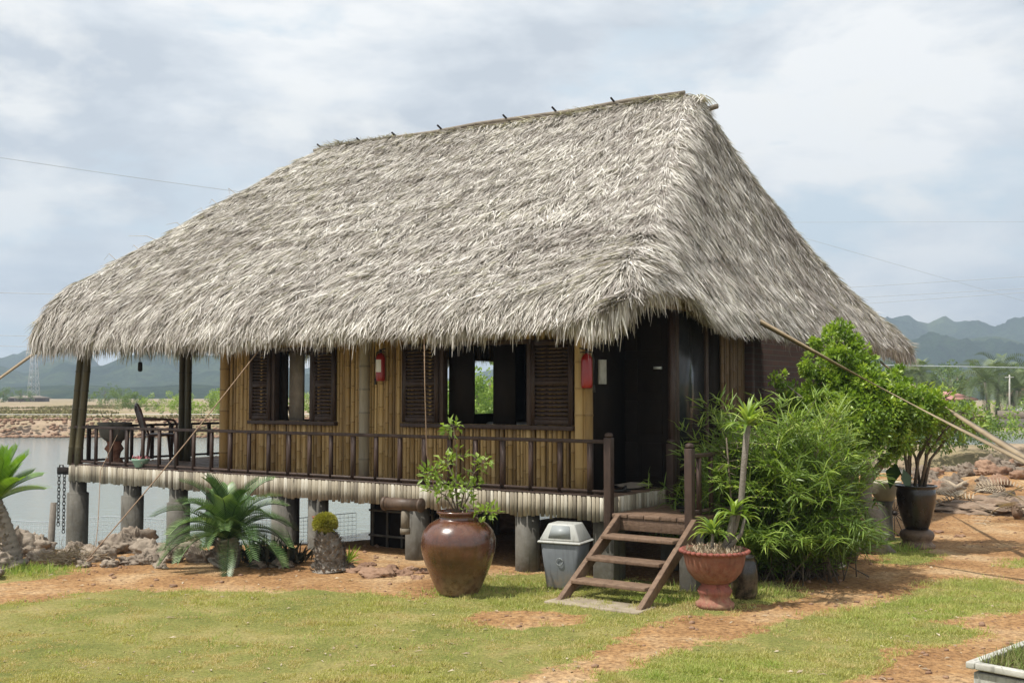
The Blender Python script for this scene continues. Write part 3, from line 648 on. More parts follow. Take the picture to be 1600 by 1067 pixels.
# landing and its rail
LZ = .84
q = M()
for k in range(5): q.lbox(-.62 + k * .215, -.62 + (k + 1) * .215 - .008, .46, 1.95, LZ - .045, LZ, random.random())
landing = q.build('landing', stairwood, hut, bevel=.005)
q = M(); q.lbox(-.60, .44, .475, .545, LZ - .19, LZ - .047); q.lbox(-.60, -.52, .56, 1.9, LZ - .18, LZ - .047); q.build('landing_beam', stairwood, landing, bevel=.005)
newel(-.56, .50, .40, LZ + .80, .048)
newel(-.56, 1.95, .40, LZ + .72, .05); newel(.42, 1.98, LZ, LZ + .78, .05)
railing(L(-.56, .58), L(-.56, 1.9), 4, z0=LZ, z1=LZ + .73)
for s, t in ((-.50, .66), (-.5, 1.8), (.38, 1.9)): stilt(s, t, .11, -.1, LZ - .19, square=True)

# bamboo walls: canes with swollen nodes
def canes(fn, length, spans, name, m_=None, w=.060, seed=0, parent=hut):
    q = M(); rg = random.Random(seed); x = 0
    while x < length:
        ww = w * rg.choice([.7, .8, .9, 1., 1., 1.1, 1.25, 1.4]); c = fn(x + ww / 2); r = ww / 2 - .0035
        col = min(1, max(0, rg.gauss(.55, .28)))
        for (z0, z1) in spans(x + ww / 2):
            zs = [z0]; rr = [r]; cc = [col]; z = z0 + rg.uniform(.05, .35)
            while z < z1 - .03:
                zs += [z - .012, z, z + .012]; rr += [r, r * 1.2, r]; cc += [col, max(0, col - .65), col]; z += rg.uniform(.24, .40)
            zs.append(z1); rr.append(r); cc.append(col)
            off = rg.uniform(-.014, .014)
            tl = rg.gauss(0, .0035); q.tube([(c.x + fn.no.x * off + fn.d.x * tl * (z - z0), c.y + fn.no.y * off + fn.d.y * tl * (z - z0), z) for z in zs], rr, 7, np.array(cc), cap=False)
        x += ww
    return q.build(name, m_ or bamboo, parent, smooth=True)
WT = 1.0; WS0, WS1 = 1.12, 8.02; TOP = 3.55; SILL = 1.86
WIN = ((6.02, 6.88), (1.98, 3.475))
def fspan(x):
    s = WS1 - x
    for a, b in WIN:
        if a < s < b: return [(DK, SILL), (3.0, TOP)]
    return [(DK, TOP)]
canes(Fn(L(WS1, WT), -D1, -D2), WS1 - WS0, fspan, 'front_wall', seed=4)
LW = ((2.15, 3.25), (6.6, 8.9))                                  # openings of the left side wall
def lspan(x):
    t = WT + x
    if LW[0][0] < t < LW[0][1]: return [(2.98, TOP)]
    if LW[1][0] < t < LW[1][1]: return [(DK, SILL), (3.0, TOP)]
    return [(DK, TOP)]
canes(Fn(L(WS1, WT), D2, D1), 8.6, lspan, 'side_wall', seed=5)
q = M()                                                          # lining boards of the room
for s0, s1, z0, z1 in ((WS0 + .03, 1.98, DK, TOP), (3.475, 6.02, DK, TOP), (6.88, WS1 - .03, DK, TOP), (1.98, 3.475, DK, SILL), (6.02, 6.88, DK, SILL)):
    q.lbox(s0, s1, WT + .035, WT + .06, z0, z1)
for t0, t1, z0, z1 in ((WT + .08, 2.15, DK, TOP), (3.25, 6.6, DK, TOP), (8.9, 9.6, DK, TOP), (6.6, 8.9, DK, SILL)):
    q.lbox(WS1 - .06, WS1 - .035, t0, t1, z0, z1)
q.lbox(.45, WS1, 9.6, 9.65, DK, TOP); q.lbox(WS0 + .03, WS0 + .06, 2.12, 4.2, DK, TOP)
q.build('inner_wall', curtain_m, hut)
# recess by the door
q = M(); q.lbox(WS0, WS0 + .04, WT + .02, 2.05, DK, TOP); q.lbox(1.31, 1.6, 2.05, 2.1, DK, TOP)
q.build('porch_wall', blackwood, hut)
q = M(); q.lbox(.46, 1.33, 2.02, 2.07, DK, 3.4)
for k in range(4):
    q.lbox(.56, .86, 1.995, 2.02, DK + .15 + k * .56, DK + .60 + k * .56); q.lbox(.93, 1.23, 1.995, 2.02, DK + .15 + k * .56, DK + .60 + k * .56)
door = q.build('door', blackwood, hut, bevel=.006)
q = M(); q.lbox(.55, .66, 1.955, 1.99, 2.60, 2.635); q.build('handle', steel_grey, door)
q = M(); q.lbox(.395, .46, 1.98, 2.10, DK, 3.45); q.lbox(1.33, 1.395, 1.98, 2.045, DK, 3.45); q.build('frame', darkwood, door)
# right side wall
XS = .40
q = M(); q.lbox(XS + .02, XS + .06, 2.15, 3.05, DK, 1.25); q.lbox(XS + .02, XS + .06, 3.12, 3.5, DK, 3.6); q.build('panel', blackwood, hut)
q = M(); q.lbox(XS, XS + .07, 2.12, 2.2, DK, 3.5); q.lbox(XS, XS + .07, 3.03, 3.12, DK, 3.5); q.lbox(XS, XS + .07, 2.2, 3.03, 1.25, 1.33)
fw = q.build('window', darkwood, hut, bevel=.005); tag(fw, 'tall dark glazed window beside the entrance door')
q = M(); q.lbox(XS + .03, XS + .045, 2.2, 3.03, 1.33, 3.5); q.build('pane', dark_glass, fw)
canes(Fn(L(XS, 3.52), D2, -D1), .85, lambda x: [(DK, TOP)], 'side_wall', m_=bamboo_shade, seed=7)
q = M(); q.lbox(XS - .05, XS + .12, 4.4, 9.6, -.1, TOP + .2); q.build('brick_wall', brick_m, hut)
q = M(); q.lbox(XS - .12, XS + .14, 4.36, 4.48, -.1, 3.5); q.build('brick_pier', brick_m, hut)

# windows with louvred shutters
def shutter(s0, s1, tt, z0, z1, par, no=-1):
    q = M(); w = s1 - s0; st = .07
    q.lbox(s0, s0 + st, tt, tt + .04, z0, z1); q.lbox(s1 - st, s1, tt, tt + .04, z0, z1)
    for z in (z0, (z0 + z1) / 2 - .04, z1 - st): q.lbox(s0 + st, s1 - st, tt, tt + .04, z, z + st)
    for a, b in ((z0 + st, (z0 + z1) / 2 - .04), ((z0 + z1) / 2 + st - .04, z1 - st)):
        n = int((b - a) / .05)
        for k in range(n):
            z = a + (k + .5) * (b - a) / n; c = L((s0 + s1) / 2, tt + .02, z)
            ax = D1 * ((w - 2 * st) / 2); v = (D2 * .022 + Z * .020)
            q.pbox(c, ax, v, v.cross(D1).normalized() * .004)
    return q.build('shutter', darkwood, par, bevel=0)
def window(s0, s1, sh, lab):
    q = M(); z1 = 3.0
    q.lbox(s0 - .03, s0 + .04, WT - .05, WT + .06, SILL, z1); q.lbox(s1 - .04, s1 + .03, WT - .05, WT + .06, SILL, z1); q.lbox(s0 + .04, s1 - .04, WT - .05, WT + .06, z1 - .06, z1)
    w_ = q.build('window', darkwood, hut, bevel=.004); tag(w_, lab)
    q = M(); q.lbox(s0 - sh - .05, s1 + sh + .05, WT - .10, WT + .06, SILL - .06, SILL - .003); q.build('sill', darkwood, w_, bevel=.004)
    shutter(s1 + .035, s1 + .035 + sh, WT - .075, SILL + .01, 2.98, w_); shutter(s0 - .035 - sh, s0 - .035, WT - .075, SILL + .01, 2.98, w_)
    return w_
w1 = window(6.02, 6.88, .48, 'narrow window in the bamboo wall with louvred shutters')
w2 = window(1.98, 3.475, .66, 'wide window in the bamboo wall with louvred shutters')
q = M(); q.lbox(6.36, 6.66, WT + .1, WT + .14, SILL, 3.0); q.build('inner_leaf', greywood, w1)
q = M(); q.lbox(6.69, 6.84, WT + .07, WT + .11, SILL, 3.0); q.build('casement', blackwood, w1)
q = M(); q.lbox(3.0, 3.43, WT + .08, WT + .12, SILL, 3.0); q.build('casement', blackwood, w2)
q = M(); q.lbox(2.30, 2.66, WT + .08, WT + .12, SILL, 3.0); q.build('casement', blackwood, w2)
q = M(); q.lbox(2.02, 2.10, WT + .08, WT + .12, SILL, 3.0); q.build('mullion', darkwood, w2)
# posts
def post(s, t, n, zt, lean=(0, 0), r=.07, m_=bamboo_green, z0=DK):
    q = M()
    for k in range(n):
        c = L(s - (k - (n - 1) / 2) * r * 1.8, t + (k % 2) * .05, 0); zs = []; rr = []; cc = []; z = z0; col = random.uniform(.2, .9)
        while z < zt:
            zs += [z, z + .28, z + .30, z + .32]; rr += [r, r, r * 1.12, r]; cc += [col, col, col - .5, col]; z += .34
        q.tube([(c.x + lean[0] * (z - z0), c.y + lean[1] * (z - z0), z) for z in zs], rr, 10, np.clip(np.array(cc), 0, 1))
    return q.build('post', m_, hut, smooth=True)
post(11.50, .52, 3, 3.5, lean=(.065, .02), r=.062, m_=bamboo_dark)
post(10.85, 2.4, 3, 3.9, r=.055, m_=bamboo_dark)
post(4.88, WT - .09, 1, 3.55, r=.078, m_=bamboo_pale)
post(1.16, WT - .03, 2, 3.5, r=.06, m_=bamboo)
post(8.02, WT - .04, 1, 3.5, r=.08, m_=bamboo)
post(10.9, 6.5, 2, 4.0, r=.07, m_=bamboo_green)
q = M(); q.tube([L(11.9, .45, 3.38), L(.1, .45, 3.36)], .05, 8); q.tube([L(11.6, .3, 3.40), L(11.6, 11, 3.40)], .05, 8); q.tube([L(.35, .3, 3.43), L(.35, 11, 3.43)], .05, 8); q.build('eave_pole', bamboo, hut)
# drain pipe stub below the deck
q = M(); a_ = D(600, 786, 14.0); b_ = D(656, 789, 13.75)
q.tube([a_, b_], .078, 16); q.tube([b_ + (b_ - a_).normalized() * .001, b_ + (b_ - a_).normalized() * .03], .09, 16); q.tube([a_, a_ + (b_ - a_).normalized() * .04], .09, 16)
c_ = a_.lerp(b_, .60); dp = q.build('drain_pipe', brown_glaze, hut, smooth=False)
q = M(); q.tube([c_ - Z * .08, c_ - Z * .33], .055, 12); q.tube([c_ - Z * .30, c_ - Z * .37], .065, 12); q.build('down_pipe', bamboo_pale, dp)
# barred hatch in the shade below the deck
q = M(); q.lbox(3.85, 5.15, 1.35, 1.40, -.1, DK - .28); hat = q.build('hatch', blackwood, hut)
q = M()
for k in range(5): q.lbox(3.9 + k * .29, 3.93 + k * .29, 1.31, 1.345, -.05, .7)
for z in (.15, .52): q.lbox(3.88, 5.12, 1.28, 1.308, z, z + .03)
q.build('bar', concrete, hat)

# stairs
sta = thing('wooden_stairs', L(.0, -.6, 0), 'weathered brown open wooden stairs leading up to the hut landing', 'stairs')
def stringer(s):
    q = M(); a = L(s, -.80, .02); b = L(s, .46, LZ - .02)
    dirv = (b - a).normalized(); nrm = D1.cross(dirv)
    a = a - dirv * .03
    V = []
    for sgn in (-1, 1):
        o = D1 * .032 * sgn
        V += [L(s, -.93, 0) + o, L(s, -.73, 0) + o, L(s, .455, LZ - .17) + o, L(s, .455, LZ + .0) + o]
    q.add([tuple(p) for p in V], [[[0, 1, 2, 3]], [[7, 6, 5, 4]], [[0, 4, 5, 1], [1, 5, 6, 2], [2, 6, 7, 3], [3, 7, 4, 0]]], .4)
    q.build('stringer', stairwood, sta, bevel=.006)
stringer(.36); stringer(-.63)
for k in range(3):
    f = (k + 1) / 4; z = LZ * f + .01; t0 = -.86 + 1.31 * f; q = M(); q.lbox(-.595, .325, t0 - .14, t0 + .13, z - .04, z, random.random()); q.build('tread', stairwood, sta, bevel=.006)
q = M(); q.lbox(-.70, .45, -1.02, -.60, -.06, .030); tag(q.build('stair_slab', mat('slab', (.20, .16, .11), (.38, .32, .24), .9, 6., 0, .5, det=8), bevel=.01), 'thin pale concrete slab under the foot of the wooden stairs', 'slab')

# ------------------------------------------------------------------ things on the veranda and walls
def extinguisher(p, lab, rz, group='fire extinguishers on the hut wall'):
    t = thing('fire_extinguisher', p, lab, 'fire extinguisher', group, rz)
    q = M(); q.lathe([(.055, -.2), (.065, -.19), (.068, -.15), (.068, .12), (.06, .16), (.035, .195), (.02, .21)], 20); q.build('cylinder', ext_red, t, smooth=True, local=True)
    q = M(); q.lathe([(.018, .20), (.018, .25)], 10); q.beam((-.03, 0, .25), (.09, 0, .27), .02, .015); q.beam((-.02, 0, .225), (.08, 0, .22), .02, .012); q.build('valve', black_p, t, local=True)
    q = M(); q.tube([(0, 0, .23), (-.06, -.01, .22), (-.085, -.01, .12), (-.08, -.01, -.05), (-.085, -.01, -.2)], .011, 8); q.tube([(-.085, -.01, -.16), (-.087, -.01, -.25)], [.012, .02], 8); q.build('hose', black_p, t, local=True)
    a = np.linspace(-2.45, -.75, 9); V = [(math.cos(x) * .0695, math.sin(x) * .0695, z) for z in (-.07, .11) for x in a]
    q = M(); q.add(V, [[i, i + 1, i + 10, i + 9] for i in range(8)]); q.build('label_sticker', white_p, t, local=True)
    return t
ang = math.atan2(-D1.y, -D1.x)
e1 = extinguisher(L(4.53, WT - .13, 2.66), 'red extinguisher with white sticker on the wall between the two windows', ang)
e2 = dup(e1, L(1.02, WT - .16, 2.56), ang + 3.3, 1.08, 'red extinguisher hanging on the corner post beside the entrance')
q = M(); q.lbox(WS0 - .03, WS0 - .002, 1.28, 1.46, 2.40, 2.72); tag(q.build('notice_board', concrete_light, bevel=.004), 'small plain grey board on the dark wall behind the extinguisher', 'notice board')
q = M(); q.tube([L(2.95, -.05, 3.1), L(2.96, -.02, 2.4), L(2.94, .0, 1.5), L(2.97, .3, .75)], .008, 5); tag(q.build('hanging_cord', rope_m), 'thin reddish brown cord hanging from the eave before the wide window', 'cord')
q = M(); p = D(219, 573, 20.0); q.tube([p + Z * .09, p + Z * .07, p - Z * .07, p - Z * .09], [.02, .04, .042, .02], 10); q.tube([p + Z * .09, p + Z * .7], .004, 4)
tag(q.build('wind_bell', iron), 'small dark bell hanging on a thread under the left eave', 'bell')

def chair(p, rz, lab):
    t = thing('plastic_chair', p, lab, 'chair', 'brown plastic armchairs on the veranda', rz)
    q = M(); q.pbox((0, 0, .42), (.23, 0, 0), (0, .22, 0), (0, 0, .018)); q.build('seat', brown_p, t, bevel=.012, local=True)
    q = M()
    for x in (-.21, .21): q.tube([(x, .2, .42), (x * 1.02, .27, .60), (x * .95, .33, .78)], .017, 6)
    arc = [(-.20 + .4 * k / 10, .33 + .03 * math.sin(k / 10 * math.pi), .78 + .10 * math.sin(k / 10 * math.pi)) for k in range(11)]
    q.tube(arc, .022, 6)
    for k in range(6):
        x = -.15 + .06 * k; q.beam((x * .7, .22, .44), (x, .345, .80 + .06 * math.cos(x * 8)), .036, .008, up=(0, 1, .3))
    q.build('backrest', brown_p, t, local=True)
    for sx in (-1, 1):
        q = M(); q.tube([(sx * .21, .29, .66), (sx * .27, .1, .66), (sx * .27, -.16, .645), (sx * .25, -.22, .58), (sx * .235, -.21, .42)], .02, 6); q.build('armrest', brown_p, t, local=True)
        for sy in (-1, 1):
            q = M(); q.tube([(sx * .20, sy * .19, .41), (sx * .25, sy * .24, 0)], [.028, .018], 6); q.build('leg', brown_p, t, local=True)
    return t
c1 = chair(L(10.75, 1.75, DK), ang + math.pi * .86, 'brown slatted plastic armchair by the railing of the open veranda')
c1.scale = (1.15, 1.15, 1.22)
c2 = dup(c1, L(9.35, 3.95, DK), ang + math.pi * 1.1, sc=1.15, label='brown slatted plastic armchair seen through the narrow window')
t = thing('veranda_urn', L(11.0, .98, DK), 'squat dark stone basin on a reddish clay stand in the veranda corner', 'urn')
q = M(); q.lathe([(.13, 0), (.16, .03), (.15, .08), (.10, .13), (.12, .22), (.17, .28), (.12, .36), (.14, .42)], 20, c=tuple(L(11.0, .98, DK))); q.build('stand', terracotta, t, smooth=True)
q = M(); q.lathe([(.15, .42), (.24, .50), (.27, .62), (.26, .70), (.30, .72), (.30, .75), (.24, .75), (.22, .70)], 20, c=tuple(L(11.0, .98, DK))); q.build('basin', concrete, t, smooth=True)
q = M(); p = L(11.0, .98, DK + .72); q.tube([p, p + Vector((-.10, 0, .1)), p + Vector((-.22, 0, .13)), p + Vector((-.27, .02, .26))], [.012, .01, .008, .004], 5); q.tube([p + Vector((-.13, 0, .11)), p + Vector((-.2, .05, .22))], .005, 4)
tag(q.build('bare_twig', bark), 'crooked bare twig standing in the stone basin', 'twig')
t = thing('green_bowl', L(9.66, .42, DK + .022), 'pale green plastic bowl planter on the veranda edge', 'bowl')
c = L(9.66, .56, DK + .022); t.location = c
q = M(); q.lathe([(.09, 0), (.135, .10), (.15, .12), (.15, .14), (.13, .14), (.12, .10)], 20, c=tuple(c)); q.build('bowl', green_p, t, smooth=True)
q = M(); rg = np.random.default_rng(3); n = 60
P = np.array(tuple(c)) + np.stack([rg.normal(0, .05, n), rg.normal(0, .05, n), rg.uniform(.12, .15, n)], -1); q.leaves(P, rg.normal(0, 1, (n, 3)) + [0, 0, 1.2], rg.normal(0, 1, (n, 3)), .07, .03, r=rg.uniform(0, 1, n))
tag(q.build('bowl_seedlings', flower_pink), 'tiny reddish seedlings sprouting in the pale green bowl', 'seedlings')
t = thing('round_table', L(2.75, 1.85, DK), 'round grey table top inside behind the wide window', 'table')
q = M(); q.lathe([(.46, .80), (.48, .81), (.48, .84), (.46, .85)], 32, c=tuple(L(2.75, 1.85, DK))); q.build('tabletop', table_m, t)
q = M(); q.lathe([(.2, 0), (.05, .04), (.04, .8)], 14, c=tuple(L(2.75, 1.85, DK))); q.build('pedestal', blackwood, t)
c3 = dup(c1, L(2.55, 2.95, DK + .18), ang + math.pi * .2, label='dark armchair behind the round table inside the hut', group='indoor chair')
# shoes
def shoe(p, rz, lab, grp=None):
    q = M(); c, s = math.cos(rz), math.sin(rz)
    q.blob((0, 0, .02), .13, .05, .022, .1, 3, 7); q.tube([(.02, -.05, .02), (.04, -.03, .06), (.05, 0, .075), (.04, .03, .06), (.02, .05, .02)], .016, 6)
    o = q.build('slipper', black_p, smooth=True); o.location = p; o.rotation_euler = (0, 0, rz)
    return tag(o, lab, 'slipper', 'slippers on the landing' if 'landing' in lab else 'slippers on the deck')
for i, (s, t_, z, rz) in enumerate(((-.25, 1.1, LZ, .4), (-.34, 1.25, LZ, .6), (.05, 1.45, LZ, 2.), (-.42, .85, LZ, 1.3), (.75, 1.25, DK, .2), (.82, .95, DK, 1.))):
    shoe(L(s, t_, z), rz, 'black slipper lying on the wooden landing at the top of the stairs' if i < 4 else 'black slipper lying on the deck before the door')
q = M(); q.blob(tuple(L(.9, 1.75, DK + .04)), .2, .12, .04, .5, 8, 8); tag(q.build('floor_cloth', greywood, smooth=True), 'crumpled grey cloth on the floor before the entrance door', 'cloth')
# chain at the left end
q = M(); p = L(DS1 + .40, DT0 + .12, DK - .05)
def chain_run(q, x, z0, n, ln=.078):
    for k in range(n):
        a = np.linspace(0, 2 * math.pi, 9)[:-1]; flip = k % 2
        pts = []
        for al in list(a) + [a[0]]:
            w_, h_ = math.cos(al) * .022, math.sin(al) * .042
            pts.append((x[0] + (w_ if flip else w_ * .25), x[1] + (0.25 * w_ if flip else w_), z0 - k * ln * .8 + h_))
        q.tube(pts, .008, 5, cap=False)
chain_run(q, (p.x - .05, p.y - .02), .86, 16); chain_run(q, (p.x + .06, p.y - .05), .86, 18)
q.tube([(p.x - .05, p.y - .02, .86), (p.x - .03, p.y - .05, .99), (p.x + .03, p.y - .06, .995), (p.x + .06, p.y - .05, .86)], .013, 6)
tag(q.build('iron_chain', iron), 'dark iron chain looped over the beam end at the left of the deck', 'chain')

# guys and ropes
def strap(a, b, w, lab, nm='guy_strap', m_=strap_m, sag=.0, tk=.012):
    a = Vector(a); b = Vector(b); q = M(); pts = [a.lerp(b, k / 14) - Z * sag * math.sin(k / 14 * math.pi) for k in range(15)]
    d = (b - a).normalized(); sd = d.cross(Z).normalized(); up = sd.cross(d); V = []
    for k, p in enumerate(pts):
        al = .5 + 1.6 * k / 14; u_ = up * math.cos(al) + sd * math.sin(al); v_ = sd * math.cos(al) - up * math.sin(al)
        V += [tuple(p + u_ * w / 2), tuple(p + v_ * tk / 2), tuple(p - u_ * w / 2), tuple(p - v_ * tk / 2)]
    q.add(V, [[4 * k + j, 4 * k + 4 + j, 4 * k + 4 + (j + 1) % 4, 4 * k + (j + 1) % 4] for k in range(14) for j in range(4)], .4)
    return tag(q.build(nm, m_), lab, 'strap')
anchor = D(1613, 727, 12.5)
q = M(); q.tube([anchor + Z * .15 + Vector((.03, 0, 0)), (anchor.x + .05, anchor.y, -.2)], [.05, .065], 10); tag(q.build('anchor_stake', bark), 'thick wooden stake at the right edge holding the guy straps', 'stake')
strap(D(1188, 503, 14.9), anchor, .10, 'pale brown guy strap from the middle of the right eave to the stake', sag=.03, tk=.016)
strap(D(1376, 566, 20.5), anchor + Z * .03, .11, 'pale brown guy strap from the far right roof corner to the stake', sag=.03, tk=.022)
strap(L(11.95, .15, 3.12), (-13.2, 18.0, -.9), .07, 'pale guy strap running down left from the left roof corner', tk=.03)
q = M(); a_ = D(424, 522, 16.3); b_ = G(128, 884); q.tube([a_.lerp(b_, k / 10) - Z * .06 * math.sin(k / 10 * math.pi) for k in range(11)], .009, 5); q.tube([b_ + Vector((.15, 0, .12)), b_ + Vector((-.02, 0, .0))], .016, 5); tag(q.build('guy_rope', rope_m), 'thin reddish rope slanting from the front eave down to the rocks', 'rope')
q = M(); a_ = D(157, 690, 18.6); q.tube([D(190, 665, 19), D(157, 735, 18.5), D(153, 820, 17.5), D(148, 868, 16.0)], .006, 4); tag(q.build('loose_string', rope_m), 'loose string dangling from the veranda railing to the shore', 'string')
# stake and net in the water
q = M(); p = D(73, 868, 18.6); q.tube([(p.x, p.y, -1.6), (p.x + .1, p.y, D(77, 785, 18.6).z)], [.075, .05], 9); tag(q.build('mooring_stake', bark_grey), 'weathered wooden stake rising from the water at the left', 'stake')
def net(p0, p1, z0, z1, lab, nx=90, nz=9):
    q = M(); a = Vector(p0); b = Vector(p1)
    for k in range(nz + 1):
        z = z0 + (z1 - z0) * k / nz; q.tube([a.lerp(b, j / 12) + Z * (z - .10 * math.sin(j / 12 * math.pi * 3) ** 2 * k / nz) for j in range(13)], .0035 if k < nz else .008, 3)
    for k in range(nx + 1):
        c = a.lerp(b, k / nx); sg = .10 * math.sin(k / nx * math.pi * 3) ** 2; q.tube([c + Z * z0, c + Z * (z1 - sg)], .003, 3)
    return tag(q.build('fishing_net', wire_m), lab, 'net')
net((-10.5, 21.5, 0), (-3.2, 22.5, 0), -.9, -.15, 'sagging fishing net standing in the pond behind the stilts')

# ------------------------------------------------------------------ pots
def jar(): 
    p = G(716, 928); t = thing('glazed_jar', p, 'big round brown glazed jar on the lawn before the hut', 'jar')
    q = M(); pr = [(.20, 0), (.235, .03), (.27, .10), (.325, .22), (.375, .34), (.412, .46), (.428, .56), (.425, .64), (.395, .72), (.335, .79), (.27, .83), (.225, .85), (.215, .88), (.225, .905), (.25, .92), (.25, .94), (.225, .945), (.205, .93), (.2, .86)]
    q.lathe(pr, 56, c=tuple(p)); q.build('jar_body', jar_m, t, smooth=True)
    q = M(); q.lathe([(.21, .86), (.19, .875), (.0, .885)], 20, c=tuple(p)); q.build('soil', soil, t)
    return p
JP = jar()
def branchy(p, stems, lab, name, cat, m_leaf, leaf=(.07, .035), nl=26, group=None, rad=.012, spread=.16, seed=1, updir=.4, ellipsoid=1., m_b=bark):
    """stems: list of point lists (relative). leaves cluster round the upper points"""
    t = thing(name, p, lab, cat, group); q = M(); lf = M(); rg = np.random.default_rng(seed)
    for st_ in stems:
        bare = name == 'planter_tree'
        pts = [Vector(p) + Vector(a) for a in st_]
        q.tube(pts, np.linspace(rad, rad * .35, len(pts)), 6)
        for c in pts[1:]:
            pass
        m = len(pts)
        for j in range(2 if bare else 1, m):
            wgt = 1.0 if j == m - 1 else .55
            n = int(nl * wgt); c = np.array(tuple(pts[j]))
            dirs = rg.normal(0, 1, (n, 3)); dirs /= np.linalg.norm(dirs, axis=1)[:, None]
            P = c + dirs * (spread * rg.uniform(.1, 1, (n, 1)) ** .6) * np.array([1, 1, .8 * ellipsoid])
            for i in range(0, n, 5): q.tube([c, P[i]], [rad * .35, rad * .15], 4)
            Dr = dirs + rg.normal(0, .5, (n, 3)) + [0, 0, updir]
            N = rg.normal(0, .6, (n, 3)) + [0, 0, 1]
            lf.leaves(P, Dr, N, rg.uniform(leaf[0] * .7, leaf[0] * 1.3, n), rg.uniform(leaf[1] * .7, leaf[1] * 1.3, n), .2, .15, np.clip(.5 * rg.uniform(0, 1, n) + .35 * rg.uniform(0, 1) + .3 * (P[:, 2] - c[2] + .1) / .3, 0, 1))
    q.build('stem', m_b, t); lf.build('foliage', m_leaf, t)
    return t
branchy(JP + Z * .87, [[(0, 0, 0), (-.03, 0, .35), (-.02, 0, .7), (-.06, .0, 1.02)], [(0, 0, 0), (-.10, 0, .3), (-.26, .02, .52), (-.34, 0, .50)], [(0, 0, 0), (.07, .02, .3), (.18, 0, .50), (.28, -.02, .62)], [(0, 0, 0), (-.15, -.05, .25), (-.3, -.05, .32)], [(0, 0, 0), (.1, .05, .2), (.16, .05, .33)], [(0, 0, 0), (.15, -.1, .06), (.33, -.15, .08), (.36, -.17, .06)], [(0, 0, 0), (-.05, .1, .4), (-.14, .1, .62)]],
        'small leafy citrus bush growing out of the big brown jar', 'jar_plant', 'plant', lf_lime, (.085, .042), 30, rad=.012, spread=.115, seed=4)
# bin
p = G(884, 918); t = thing('swing_bin', p, 'grey plastic swing bin with a pale lid beside the stairs', 'bin')
def frust(q, c, a0, b0, a1, b1, z0, z1, rz):
    cs, sn = math.cos(rz), math.sin(rz); V = []
    for a, b, z in ((a0, b0, z0), (a1, b1, z1)):
        for i, j in ((-1, -1), (1, -1), (1, 1), (-1, 1)): V.append((c[0] + i * a * cs - j * b * sn, c[1] + i * a * sn + j * b * cs, c[2] + z))
    q.add(V, [[3, 2, 1, 0], [4, 5, 6, 7], [0, 1, 5, 4], [1, 2, 6, 5], [2, 3, 7, 6], [3, 0, 4, 7]])
brz = ang + .18
q = M(); frust(q, p, .185, .155, .245, .20, 0, .54, brz); q.build('bin_body', bin_grey, t, bevel=.03)
q = M(); frust(q, p, .275, .225, .27, .22, .535, .565, brz); frust(q, p, .255, .205, .165, .135, .566, .76, brz); q.build('lid', bin_white, t, bevel=.018)
q = M(); cs, sn = math.cos(brz), math.sin(brz)
def bl(x, y, z): return (p[0] + x * cs - y * sn, p[1] + x * sn + y * cs, p[2] + z)
q.add([bl(-.14, -.188, .60), bl(.14, -.188, .60), bl(.105, -.148, .735), bl(-.105, -.148, .735), bl(-.14, -.200, .60), bl(.14, -.200, .60), bl(.105, -.158, .74), bl(-.105, -.158, .74)], [[4, 5, 6, 7], [0, 1, 5, 4], [1, 2, 6, 5], [2, 3, 7, 6], [3, 0, 4, 7]]); q.build('flap', bin_flap, t)
q = M(); 
for k in range(16):
    a = k / 16 * 2 * math.pi
q.tube([bl(.0 + .04 * math.cos(a), -.186 - .010, .33 + .04 * math.sin(a)) for a in np.linspace(0, 2 * math.pi, 13)], .005, 4); q.build('emblem', bin_flap, t)

# red urn with plant
p = G(1117, 948); UP = p; t = thing('red_urn', p, 'red clay urn with wide bowl on a pedestal right of the stairs', 'urn')
q = M(); q.lathe([(.205, 0), (.205, .05), (.17, .07), (.155, .11), (.175, .15), (.185, .18), (.165, .21), (.14, .235), (.16, .26)], 32, c=tuple(p)); q.build('pedestal', redpaint_clay, t, smooth=True)
q = M(); q.lathe([(.16, .262), (.22, .30), (.285, .38), (.315, .47), (.33, .55), (.325, .57), (.355, .585), (.36, .605), (.33, .61), (.30, .57), (.2, .55)], 40, c=tuple(p)); q.build('bowl', terracotta, t, smooth=True)
q = M(); n = 34
for k in range(n):
    a = k / n * 2 * math.pi; q.blob((p.x + .352 * math.cos(a), p.y + .352 * math.sin(a), .597), .03, .03, .022, 0, 1, 5)
q.build('scalloped_rim', redpaint_clay, t, smooth=True)
q = M(); q.lathe([(.31, .575), (.2, .60), (0, .61)], 24, c=tuple(p)); q.build('soil', soil, t)
q = M(); rg = np.random.default_rng(14); n = 500; a = rg.uniform(0, 6.3, n); rr = .31 * np.sqrt(rg.uniform(0, 1, n))
P = np.stack([p.x + rr * np.cos(a), p.y + rr * np.sin(a), np.full(n, .60)], -1); q.leaves(P, rg.normal(0, .6, (n, 3)) + [0, 0, 1], rg.normal(0, 1, (n, 3)), rg.uniform(.03, .08, n), .018, r=rg.uniform(0, 1, n))
tag(q.build('urn_ground_cover', lf_dead), 'dry pinkish ground cover filling the bowl of the red urn', 'ground cover')
